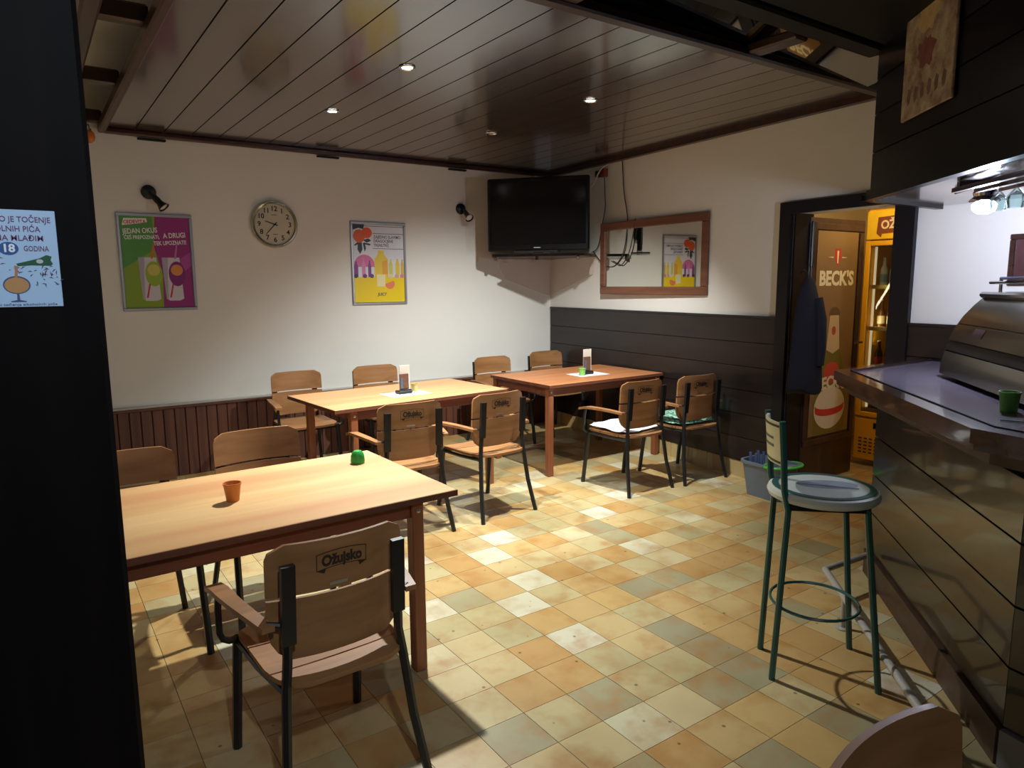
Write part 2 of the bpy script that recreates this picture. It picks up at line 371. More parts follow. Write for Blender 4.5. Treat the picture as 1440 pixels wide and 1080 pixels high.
struct(MB().bbox((XL-0.02, YF/2, 2.765), (0.05, abs(YF)-0.02, 0.07), 0.01).build('trim_6', M_TRIM))
M_BEAM = wood('dark_ceiling_beams', S(58, 38, 32), S(30, 20, 18), 0, 16, 0.3)
M_BEAMY = wood('dark_ceiling_beams_across', S(66, 42, 34), S(32, 21, 18), 1, 16, 0.3)
struct(MB().bbox((-2.35, YF-0.03, 2.752), (3.95, 0.07, 0.05), 0.01).build('beam_front', M_BEAM))
struct(MB().bbox((-2.75, -4.22, 2.84), (3.3, 0.12, 0.18), 0.012).build('beam_front_outer', M_SOFF))
struct(MB().bbox((-4.56, -2.0, 2.83), (0.08, 3.9, 0.14), 0.012).build('beam_left_outer', M_BEAMY))
for y in (-0.10, -1.27, -2.47, -3.67): struct(MB().bbox((-4.42, y, 2.83), (0.22, 0.07, 0.09), 0.01).build('rung_left', M_BEAM))
for x in (-4.1, -2.93, -1.69): struct(MB().bbox((x, -4.01, 2.765), (0.10, 0.30, 0.05), 0.01).build('rung_front', M_BEAMY))
# inclined mirror strip above the front rungs, rising towards the bar side
M_MIRC = mat('tinted_mirror', S(190, 188, 182), 0.03, 1.0, var=0.01)
mz = lambda x, y: 2.80-0.05*(x+1.345)-0.235*(y+3.979)
mq = [(-3.9, -3.88), (-0.6, -3.88), (-0.6, -4.17), (-3.9, -4.17)]
MB().add([(x, y, mz(x, y)) for x, y in mq]+[(x, y, mz(x, y)+0.006) for x, y in mq], [(0,1,2,3),(7,6,5,4),(0,4,5,1),(1,5,6,2),(2,6,7,3),(3,7,4,0)]).build('ceiling_mirror', M_MIRC)['kind'] = 'structure'
struct(MB().box((-2.95, -6.05, 2.79), (4.9, 3.5, 0.05)).build('ceiling_soffit', M_SOFF))

# ------------------------------------------------------------------ ceiling spots
def downlight(x, y, lit, power, label, aim=None, size=140, blend=0.9, col=None, z=None):
    t = thing('ceiling_spotlight', label, 'spotlight', (x, y, z or ZC), 0, 'recessed ceiling spotlights')
    MB().lathe([(0.030, -0.001), (0.046, -0.002), (0.047, -0.006), (0.040, -0.011), (0.030, -0.006), (0.029, -0.001)], 20).build('ring', M_CHROME, t)
    MB().lathe([(0.0005, -0.006), (0.030, -0.006), (0.029, -0.001), (0.0005, -0.001)], 16).build('bulb', mat('lit_bulb', (1.0, 0.97, 0.9), 0.5, emit=40.0, var=0) if lit else mat('unlit_bulb', S(150, 150, 150), 0.3), t)
    if lit:
        L = bpy.data.lights.new('spot_light', 'SPOT'); L.energy = power; L.color = col or SPOT_COL; L.spot_size = math.radians(size); L.spot_blend = blend; L.shadow_soft_size = 0.035
        lo = bpy.data.objects.new('spot_light', L); COL.objects.link(lo); lo.parent = t; lo.location = (0, 0, -0.03)
        if aim: lo.rotation_euler = (Vector(aim)-Vector((x, y, z or ZC))).to_track_quat('-Z', 'Y').to_euler()
    return t
downlight(-3.05, -2.63, True, SPOT_W[0], 'brightest lit ceiling spotlight, above the nearest table', (-3.3, -3.0, 0.3), 108, 1.0)
downlight(-3.04, -1.46, True, SPOT_W[1], 'lit ceiling spotlight nearest the wall with the clock', (-2.95, -1.75, 0), 100, 1.0)
downlight(-1.73, -2.65, True, SPOT_W[2], 'lit ceiling spotlight on the mirror side of the ceiling', (-1.30, -1.15, 0.0), 106, 1.0)
downlight(-1.73, -1.46, False, 0, 'unlit ceiling spotlight above the television')
downlight(-4.75, -6.75, True, FILL_W, 'added ceiling spotlight behind the viewer, lighting the sign and foreground', (-4.6, -4.8, 1.2), 95, 1.0, FILL_COL, 2.764)  # unseen lamp added to brighten the age sign and foreground tiles

# ------------------------------------------------------------------ foreground pillar with the age sign
pl = struct(MB().bbox((-5.15, -4.79, 1.42), (0.72, 0.22, 2.68), 0.008).build('pillar', M_DARKWX))
sg = thing('age_limit_sign', 'pale blue age limit notice with a tilted green bottle on the dark pillar', 'sign', M=frame((-4.9195, -4.9015, 1.628), (1, 0, 0), (0, 0, 1)))
M_SIGN = pm(176, 205, 232); NAVY = pm(52, 56, 110); PURP = pm(110, 52, 100)
MB().bbox((0, 0, 0), (0.142, 0.155, 0.002), 0.0006).build('sheet', M_SIGN, sg)
text('lettering', 'ZABRANJENO JE TOČENJE', 0.0125, PURP, sg, 0, 0.062, 0.0013, 0.00012, width=0.128)
text('lettering', 'ALKOHOLNIH PIĆA', 0.0125, PURP, sg, 0, 0.047, 0.0013, 0.00012, width=0.098)
text('lettering', 'OSOBAMA MLAĐIM', 0.0125, PURP, sg, 0, 0.0325, 0.0013, 0.00012, width=0.104)
text('lettering', 'OD', 0.012, PURP, sg, -0.030, 0.016, 0.0013, 0.00012); text('lettering', 'GODINA', 0.012, PURP, sg, 0.041, 0.016, 0.0013, 0.00012, width=0.034)
flat('number_badge', disc(0.004, 0.016, 0.0135, 0.0105), 0.0013, pm(36, 84, 150), sg); text('lettering', '18', 0.0175, pm(235, 240, 245), sg, 0.004, 0.016, 0.0018, 0.0006)
flat('printed_bottle', [(0.012, -0.008), (0.030, -0.003), (0.044, 0.001), (0.054, 0.0065), (0.061, 0.004), (0.059, -0.002), (0.062, -0.008), (0.058, -0.011), (0.032, -0.0105), (0.014, -0.012)], 0.0013, pm(20, 84, 52), sg)
flat('printed_label', disc(0.044, -0.004, 0.005, 0.0035, 10), 0.0016, pm(190, 196, 190), sg)
flat('printed_wine', [(0.010, -0.0115), (0.014, -0.0115), (0.0115, -0.034), (0.0075, -0.034)], 0.0013, pm(186, 120, 70), sg)
flat('printed_glass', disc(0.010, -0.042, 0.0185, 0.0145), 0.0012, pm(70, 84, 128), sg); flat('printed_drink', disc(0.010, -0.0425, 0.0165, 0.0125), 0.0015, pm(190, 140, 84), sg)
flat('printed_stem', [(0.0090, -0.055), (0.012, -0.055), (0.0125, -0.066), (0.021, -0.068), (0.021, -0.0695), (0.0, -0.0695), (0.0, -0.068), (0.0085, -0.066)], 0.0013, pm(70, 84, 128), sg)
random.seed(3)
for i in range(64):
    a = random.random()*2*PI; px, py = random.uniform(-0.066, 0.066), random.uniform(-0.045, 0.003)
    if 0.0 < px < 0.064 and py > -0.014: py -= 0.014
    if -0.012 < px < 0.032 and py < -0.024: px += 0.04
    l = random.uniform(0.0015, 0.0055); c, s_ = math.cos(a), math.sin(a)
    flat('printed_confetti', [(px-c*l, py-s_*l), (px-s_*0.0009, py+c*0.0009+0.001), (px+c*l, py+s_*l), (px+s_*0.0009, py-c*0.0009+0.001)], 0.00125, random.choice([NAVY, PURP, pm(40, 70, 60)]), sg)
text('lettering', 'Zakon o zabrani točenja alkoholnih pića', 0.0052, NAVY, sg, 0, -0.0735, 0.0013, width=0.125)

# ------------------------------------------------------------------ posters, clock, wall lamps
def snap_frame(name, label, w, h, M):
    t = thing(name, label, 'poster', M=M)
    for (c, d) in (((0, h/2-0.012, 0.009), (w, 0.024, 0.018)), ((0, -h/2+0.012, 0.009), (w, 0.024, 0.018)), ((-w/2+0.012, 0, 0.009), (0.024, h-0.048, 0.018)), ((w/2-0.012, 0, 0.009), (0.024, h-0.048, 0.018))):
        MB().bbox(c, d, 0.005).build('frame_rail', M_ALU, t)
    return t
M_ALU = mat('satin_aluminium', S(178, 178, 180), 0.35, 0.85)
p1 = snap_frame('wall_poster', 'green and magenta drink poster in silver frame under left wall lamp', 0.545, 0.765, frame((-3.992, -0.001, 1.768), (1, 0, 0), (0, 0, 1)))
Wp, Hp = 0.4975, 0.717; a, b = Wp/2, Hp/2
MB().box((0, 0, 0.003), (Wp, Hp, 0.004)).build('sheet', pm(134, 162, 36, 0.35), p1)
flat('print_block', [(-a, b), (-0.02, b), (-0.02, 0.1), (-a, -0.05)], 0.0052, pm(84, 146, 60, 0.35), p1)
flat('print_block', [(0.0, b), (a, b), (a, -b), (0.02, -b), (0.03, -0.1), (-0.02, 0.12)], 0.0054, pm(150, 44, 120, 0.35), p1)
flat('print_block', [(0.10, -0.02), (a, 0.09), (a, -0.02), (0.14, -0.12)], 0.0056, pm(176, 74, 150, 0.35), p1)
WHT = pm(232, 230, 226, 0.35)
for i, (cx, fruit, fr2) in enumerate(((-0.055, (150, 182, 40), (206, 196, 90)), (0.115, (128, 40, 116), (216, 142, 66)))):
    flat('printed_cup', [(cx-0.085, 0.04), (cx+0.045, 0.04), (cx+0.055, -0.18), (cx+0.06, -0.29), (cx+0.03, -0.305), (cx-0.045, -0.305), (cx-0.07, -0.29), (cx-0.08, -0.12)], 0.0058+0.0002*i, pm(206, 200, 208, 0.35), p1)
    flat('printed_shade', [(cx-0.085, 0.04), (cx-0.04, 0.04), (cx-0.05, -0.10), (cx-0.055, -0.30), (cx-0.07, -0.29), (cx-0.08, -0.12)], 0.0062+0.0002*i, pm(170, 162, 180, 0.35), p1)
    flat('printed_fruit', disc(cx+0.02, -0.09, 0.062, 0.10), 0.0064+0.0002*i, pm(*fruit, 0.35), p1)
    flat('printed_fruit', disc(cx+0.02, -0.06, 0.045, 0.045), 0.0068+0.0002*i, pm(*fr2, 0.35), p1)
    flat('printed_straw', [(cx-0.045, -0.28), (cx-0.032, -0.28), (cx-0.008, -0.17), (cx-0.02, -0.17)], 0.0072, pm(200, 50, 50, 0.35), p1)
    flat('printed_straw', [(cx+0.005, 0.03), (cx+0.02, 0.03), (cx+0.04, 0.15), (cx+0.027, 0.15)], 0.0072, pm(214, 120, 50, 0.35) if i == 0 else pm(190, 110, 170, 0.35), p1)
flat('printed_badge', [(-0.235, 0.285), (-0.10, 0.305), (-0.055, 0.315), (-0.06, 0.345), (-0.22, 0.34)], 0.0058, WHT, p1)
text('lettering', 'CEDEVITA', 0.036, pm(206, 52, 64), p1, -0.145, 0.314, 0.0064, 0.0009, width=0.16, rot=0.06)
text('lettering', 'JEDAN OKUS', 0.055, WHT, p1, -0.11, 0.245, 0.0064, 0.0012, width=0.25, rot=0.07)
text('lettering', 'ĆEŠ PREPOZNATI,', 0.040, WHT, p1, -0.10, 0.195, 0.0064, 0.0009, width=0.25, rot=0.04)
text('lettering', 'A DRUGI', 0.055, WHT, p1, 0.135, 0.215, 0.0064, 0.0012, width=0.165, rot=0.07)
text('lettering', 'TEK UPOZNATI!', 0.045, WHT, p1, 0.10, 0.155, 0.0064, 0.0010, width=0.24, rot=0.06)

p2 = snap_frame('wall_poster', 'white and yellow juice poster with two oranges beside the clock', 0.565, 0.775, frame((-2.078, -0.001, 1.775), (1, 0, 0), (0, 0, 1)))
Wp, Hp = 0.5175, 0.727; a, b = Wp/2, Hp/2
MB().box((0, 0, 0.003), (Wp, Hp, 0.004)).build('sheet', pm(214, 214, 222, 0.35), p2)
flat('print_block', [(-a, -b), (a, -b), (a, -0.125), (-a, -0.125)], 0.0052, pm(226, 196, 24, 0.35), p2)
GREY = pm(70, 74, 90)
for yy, x0 in ((0.285, -0.06), (0.145, -0.06), (0.352, -0.2)): flat('printed_line', [(x0, yy), (a, yy), (a, yy-0.005), (x0, yy-0.005)], 0.0053, GREY, p2)
flat('printed_leaf', [(-a, b), (-0.14, b), (-0.15, 0.32), (-0.2, 0.33), (-a, 0.31)], 0.0053, pm(54, 66, 70), p2)
for q in ([(-0.21, 0.19), (-0.17, 0.20), (-0.165, 0.13), (-0.19, 0.09), (-0.215, 0.13)], [(-0.16, 0.19), (-0.14, 0.20), (-0.13, 0.14), (-0.145, 0.11)], [(-0.16, 0.22), (-0.10, 0.235), (-0.075, 0.215), (-0.12, 0.195)], [(-0.25, 0.17), (-0.20, 0.21), (-0.19, 0.19), (-0.235, 0.165)], [(-0.14, 0.195), (-0.08, 0.185), (-0.09, 0.17), (-0.14, 0.18)]):
    flat('printed_leaf', q, 0.0055, pm(44, 66, 78), p2)
flat('printed_orange', disc(-0.195, 0.255, 0.058, 0.062), 0.0058, pm(214, 98, 44), p2); flat('printed_orange', disc(-0.118, 0.287, 0.054, 0.05), 0.006, pm(222, 88, 40), p2)
text('lettering', 'ZAJEDNO SLAVIMO', 0.04, GREY, p2, 0.09, 0.25, 0.0056, 0.0006, width=0.28)
text('lettering', 'DRAGOCJENE', 0.04, GREY, p2, 0.05, 0.212, 0.0056, 0.0006, width=0.20)
text('lettering', 'TRENUTKE.', 0.04, GREY, p2, 0.03, 0.172, 0.0056, 0.0006, width=0.16)
flat('printed_arc', disc(-0.15, -0.03, 0.108, 0.115, 16, 0, PI), 0.0053, pm(204, 110, 158), p2)
def pbottle(cx, y0, y1, w, c, z):
    flat('printed_bottle', [(cx-w, y0), (cx+w, y0), (cx+w, y0+(y1-y0)*0.68), (cx+w*0.45, y0+(y1-y0)*0.86), (cx+w*0.45, y1), (cx-w*0.45, y1), (cx-w*0.45, y0+(y1-y0)*0.86), (cx-w, y0+(y1-y0)*0.68)], z, pm(*c), p2)
for q in ((-0.235, -0.125, 0.02, 0.02, (128, 60, 130)), (-0.16, -0.125, 0.05, 0.018, (206, 130, 176)), (-0.10, -0.125, 0.03, 0.016, (120, 66, 124)), (0.12, -0.11, 0.045, 0.02, (196, 196, 96)), (0.19, -0.11, 0.05, 0.022, (214, 190, 60)), (0.24, -0.11, 0.045, 0.016, (204, 170, 70)), (0.02, -0.125, 0.125, 0.07, (222, 190, 60))):
    pbottle(q[0], q[1], q[2], q[3], q[4], 0.0056+0.0001*(q[3] > 0.05))
flat('printed_bottle', [(0.03, -0.10), (0.085, -0.10), (0.085, 0.04), (0.03, 0.02)], 0.006, pm(222, 156, 50), p2)
for q in ((-0.24, (60, 50, 70)), (-0.15, (110, 50, 120)), (-0.08, (96, 50, 110)), (0.12, (220, 200, 160)), (0.18, (190, 150, 160)), (0.235, (200, 120, 130))):
    flat('printed_fruit', disc(q[0], -0.115, 0.022, 0.02, 12), 0.0059, pm(*q[1]), p2)
flat('printed_jar', [(-0.03, -0.215), (0.055, -0.215), (0.06, -0.10), (-0.03, -0.10)], 0.0062, pm(226, 214, 160), p2)
flat('printed_fruit', disc(0.105, -0.19, 0.05, 0.05, 16, PI, 2*PI+0.6), 0.0063, pm(222, 120, 80), p2)
text('lettering', 'JUICY', 0.04, GREY, p2, 0.02, -0.29, 0.0056, 0.0012, width=0.10, shear=0.2)

ck = thing('wall_clock', 'round cream wall clock with silver rim between the two posters', 'clock', M=frame((-3.054, -0.002, 2.103), (1, 0, 0), (0, 0, 1)))
MB().lathe([(0.190, 0.0), (0.200, 0.012), (0.200, 0.03), (0.192, 0.042), (0.178, 0.044), (0.172, 0.036), (0.172, 0.02)], 48).build('rim', mat('pale_gold_rim', S(196, 186, 158), 0.2, 0.95), ck)
MB().lathe([(0.001, 0.020), (0.174, 0.020), (0.174, 0.024), (0.001, 0.024)], 40).build('dial', pm(238, 222, 188), ck)
for h in range(1, 13):
    an = PI/2-h*PI/6; text('numeral', str(h), 0.058, pm(30, 26, 22), ck, 0.132*math.cos(an), 0.132*math.sin(an), 0.0246, 0.0012)
flat('maker_mark', [(-0.025, 0.077), (0.02, 0.079), (0.02, 0.084), (-0.025, 0.082)], 0.0246, pm(110, 100, 84), ck); flat('maker_mark', [(-0.02, -0.088), (0.022, -0.086), (0.022, -0.081), (-0.02, -0.083)], 0.0246, pm(110, 100, 84), ck)
def hand(an, l, w, z):
    c, s_ = math.cos(an), math.sin(an); P = [(-0.025, -w), (l, -w*0.6), (l, w*0.6), (-0.025, w)]
    MB().prism([(c*x-s_*y, s_*x+c*y) for x, y in P], z, z+0.0015).build('hand', pm(18, 16, 15), ck)
hand(PI/2-(9+37/60)*PI/6, 0.088, 0.005, 0.026); hand(PI/2-37*PI/30, 0.118, 0.004, 0.029)
MB().lathe([(0.001, 0.026), (0.008, 0.026), (0.008, 0.033), (0.001, 0.033)], 12).build('hub', pm(18, 16, 15), ck)
MB().lathe([(0.001, 0.037), (0.1, 0.0365), (0.172, 0.035), (0.172, 0.034), (0.001, 0.036)], 40).build('glass', glass('clock_glass', (0.99, 0.99, 0.985)), ck)

def wall_lamp(px, pz, dirv, label, bulb):
    t = thing('wall_lamp', label, 'lamp', (px, 0, pz), 0, 'small black wall lamps')
    R_ = Matrix.Rotation(PI/2, 3, 'X')
    MB().lathe([(0.001, 0.0), (0.052, 0.0), (0.056, 0.012), (0.05, 0.026), (0.03, 0.036), (0.001, 0.038)], 24, M=R_).build('base', M_BLK, t)
    d = Vector(dirv).normalized(); q = Vector((0, 0, 1)).rotation_difference(d).to_matrix(); o = Vector((0.0, -0.045, 0))
    MB().tube([(0, -0.03, 0), o, o+d*0.05], 0.012, 10).build('arm', M_BLK, t)
    s_ = MB().lathe([(0.014, 0.03), (0.022, 0.045), (0.026, 0.09), (0.024, 0.11), (0.030, 0.13), (0.045, 0.165), (0.041, 0.165), (0.028, 0.13), (0.018, 0.11)], 20, c=o, M=q).build('shade', M_BLK, t)
    MB().lathe([(0.001, 0.12), (0.028, 0.14), (0.035, 0.153), (0.03, 0.158), (0.001, 0.16)], 16, c=o, M=q).build('bulb', mat('unlit_frosted_bulb', S(206, 202, 190), 0.35), s_)
wall_lamp(-4.02, 2.315, (0.52, -0.35, -0.72), 'black wall lamp above the green and magenta poster', True)
wall_lamp(-1.165, 2.335, (0.03, -0.75, -0.62), 'black wall lamp beside the television', True)
for xv in (-3.97, -2.545, -1.20):
    k = {-3.97: 'small dark ceiling clip above the green and magenta poster', -2.545: 'small dark ceiling clip between the clock and juice poster', -1.20: 'small dark ceiling clip near the television'}[xv]
    t = tag(MB().bbox((xv, -0.02, 2.715), (0.20, 0.038, 0.014), 0.003).build('ceiling_clip', M_BLACKGAP), k, 'clip', 'dark clips under the ceiling trim')

# ------------------------------------------------------------------ television corner
A_, B_ = Vector((-1.12, -0.435, 0)), Vector((-0.477, -1.203, 0)); tu = (B_-A_).normalized(); tc_ = (A_+B_)/2
tv = thing('television', 'flat black television on the white corner shelf', 'television', M=frame((tc_.x, tc_.y, 2.235), tu, (0, 0, 1)))
TW, TH = (B_-A_).length, 0.69
MB().bbox((0, 0, -0.03), (TW, TH, 0.05), 0.012).build('casing', mat('black_tv_plastic', S(12, 12, 13), 0.3, spec=0.3), tv)
MB().bbox((0, 0.01, -0.003), (TW-0.06, TH-0.10, 0.004), 0.001).build('screen', mat('black_tv_screen', S(8, 9, 11), 0.12, spec=0.3), tv)
flat('maker_mark', [(-0.035, -TH/2+0.027), (0.03, -TH/2+0.027), (0.03, -TH/2+0.034), (-0.035, -TH/2+0.034)], -0.0042, pm(170, 170, 176), tv)
MB().bbox((0, -0.02, -0.07), (TW*0.7, TH*0.6, 0.05), 0.015).build('rear_housing', M_BLK, tv)
MB().bbox((0, -TH/2-0.006, -0.02), (0.42, 0.014, 0.20), 0.004).build('foot', M_BLK, tv)
MB().bbox((0, -TH/2+0.005, -0.045), (0.1, 0.05, 0.03), 0.004).build('stand_neck', M_BLK, tv)
M_MFRAME = mat('dark_brown_block', S(70, 40, 28), 0.5)
sh = thing('corner_shelf', 'white corner shelf holding up the television', 'shelf', (0, 0, 0))
M_SHELF = mat('white_shelf_paint', S(214, 204, 194), 0.6, var=0.04)
mw = frame((0, -0.021, 0), (1, 0, 0), (0, 0, 1))
def panel(pts, M, t, name, m, par):
    b = MB(); b.prism(pts, 0, t); me = b.mesh(name); me.transform(M); me.materials.append(m); return link(name, me, par)
panel([(-0.001, 1.437), (-0.63, 1.628), (-0.655, 1.68), (-0.72, 1.815), (-0.72, 1.84), (-0.001, 1.84)], frame((0, -0.001, 0), (1, 0, 0), (0, 0, 1)), 0.018, 'gusset', M_SHELF, sh)
panel([(0.02, 1.437), (0.80, 1.665), (0.82, 1.70), (0.86, 1.84), (0.02, 1.84)], frame(onB(0, 0, 0.001), uB, (0, 0, 1)), 0.018, 'gusset', M_SHELF, sh)
MB().prism([(-0.005, -0.022), (-0.78, -0.022), (-1.02, -0.36), (-0.42, -1.06), (-0.10, -0.88), (-0.022, -0.06)], 1.842, 1.868).build('shelf_board', mat('dark_shelf_board', S(44, 40, 42), 0.25), sh)
for q in ((-0.98, -0.36), (-0.70, -0.68), (-0.44, -1.0)): MB().bbox((q[0], q[1], 1.825), (0.03, 0.03, 0.034), 0.004, 0.87).build('edge_block', M_MFRAME, sh)
jb = thing('junction_box', 'small red brown box with cables on the wall beside the television', 'box', onB(-0.985, 2.65))
part_world(slabB(-0.955, -1.02, 2.61, 2.69, 0.05, 0.001), 'casing', mat('red_brown_plastic', S(128, 52, 32), 0.5), jb)
part_world(slabB(-0.87, -0.945, 2.62, 2.68, 0.045, 0.001), 'socket', M_BLK, jb)
def cableB(pts, r, m, name, label):
    P = [Vector(onB(y, z, o)) for y, z, o in pts]; Q = []
    for i in range(len(P)-1):
        p0, p1, p2, p3 = P[max(0, i-1)], P[i], P[i+1], P[min(len(P)-1, i+2)]
        for k_ in range(6):
            t = k_/6; Q.append(0.5*((2*p1)+(p2-p0)*t+(2*p0-5*p1+4*p2-p3)*t*t+(3*p1-p0-3*p2+p3)*t**3))
    Q.append(P[-1]); return tag(MB().tube(Q, r, 6).build(name, m), label, 'cable', 'cables around the television')
M_CAB = mat('dark_cable', S(52, 44, 40), 0.5); M_CABW = mat('white_cable', S(198, 186, 172), 0.5)
cableB([(-1.262, 2.725, 0.02), (-1.29, 2.45, 0.02), (-1.36, 2.2, 0.03), (-1.37, 2.03, 0.045), (-1.33, 1.86, 0.05), (-1.22, 1.75, 0.05), (-1.1, 1.735, 0.05), (-0.97, 1.78, 0.03), (-0.83, 1.9, 0.03)], 0.005, M_CAB, 'cable', 'dark cable hanging from the ceiling in front of the mirror')
cableB([(-1.50, 2.17, 0.05), (-1.47, 2.0, 0.055), (-1.42, 1.85, 0.058), (-1.32, 1.745, 0.06), (-1.24, 1.76, 0.06), (-1.16, 1.79, 0.06)], 0.005, M_CAB, 'cable', 'short dark cable looped across the mirror glass')
cableB([(-0.99, 2.605, 0.02), (-1.0, 2.45, 0.02), (-1.005, 2.3, 0.02), (-0.985, 2.12, 0.045), (-0.95, 1.98, 0.045), (-0.88, 1.91, 0.03), (-0.80, 1.885, 0.03)], 0.0045, M_CAB, 'cable', 'thin dark cable beside the left edge of the mirror')
cableB([(-1.06, 2.725, 0.02), (-1.02, 2.70, 0.06), (-0.97, 2.66, 0.07), (-0.9, 2.58, 0.07), (-0.80, 2.52, 0.06)], 0.008, M_CABW, 'cable', 'white cable running from the ceiling behind the television')

mr = thing('wall_mirror', 'rectangular mirror in a brown wooden frame on the right wall', 'mirror', M=frame(onB(-1.69, 1.812, 0.023), Vector((-0.046, -1, 0)), (0, 0, 1)))
MW, MH = 1.40, 0.69; M_MFR = wood('mirror_frame_wood', S(128, 82, 58), S(96, 58, 40), 0, 20, 0.4)
for c, d in (((0, MH/2-0.037, 0.013), (MW, 0.074, 0.026)), ((0, -MH/2+0.037, 0.013), (MW, 0.074, 0.026)), ((-MW/2+0.037, 0, 0.013), (0.074, MH-0.149, 0.026)), ((MW/2-0.037, 0, 0.013), (0.074, MH-0.149, 0.026))):
    MB().bbox(c, d, 0.006).build('frame_rail', M_MFR, mr)
MB().box((0, 0, 0.006), (MW-0.14, MH-0.14, 0.004)).build('mirror_glass', mat('mirror_silver', S(214, 214, 206), 0.02, 1.0, var=0), mr)

# ------------------------------------------------------------------ tables
M_EDGE = wood('table_edge_band', S(112, 66, 44), S(86, 48, 32), 0, 20, 0.45)
M_BOLT = mat('bolt_steel', S(190, 186, 178), 0.3, 0.9)
def table(label, x, y, rz, L, D, zt, inset, top):
    t = thing('dining_table', label, 'table', (x, y, 0), rz, 'wooden dining tables')
    MB().bbox((0, 0, zt-0.013), (L, D, 0.026), 0.003).build('tabletop', top, t)
    for sy in (-1, 1): MB().box((0, sy*(D/2+0.0008), zt-0.0135), (L+0.003, 0.0016, 0.024)).build('edge_band', M_EDGE, t)
    for sx in (-1, 1): MB().box((sx*(L/2+0.0008), 0, zt-0.0135), (0.0016, D, 0.024)).build('edge_band', M_EDGE, t)
    lx, ly = L/2-inset, D/2-0.05
    for sx in (-1, 1):
        for sy in (-1, 1):
            leg = MB().bbox((sx*lx, sy*ly, (zt-0.027)/2), (0.052, 0.052, zt-0.027), 0.004).build('leg', M_LEG, t)
            MB().lathe([(0.001, 0), (0.009, 0), (0.009, 0.004), (0.004, 0.006), (0.001, 0.006)], 12, c=(sx*lx, sy*(ly+0.026), zt-0.062), M=Matrix.Rotation(sy*-PI/2, 3, 'X')).build('bolt', M_BOLT, leg)
        MB().bbox((sx*lx, 0, zt-0.059), (0.024, 2*ly-0.054, 0.064), 0.002).build('apron', M_APRON, t)
    for sy in (-1, 1): MB().bbox((0, sy*ly, zt-0.059), (2*lx-0.054, 0.024, 0.064), 0.002).build('apron', M_APRON, t)
    return t
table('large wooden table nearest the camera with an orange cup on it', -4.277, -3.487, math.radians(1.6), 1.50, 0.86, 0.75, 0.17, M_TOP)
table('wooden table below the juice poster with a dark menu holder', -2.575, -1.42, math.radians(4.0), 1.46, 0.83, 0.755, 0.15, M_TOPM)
table('reddish wooden table in the corner below the television', -0.842, -1.475, math.radians(0.5), 1.31, 0.86, 0.765, 0.035, M_TOP2)

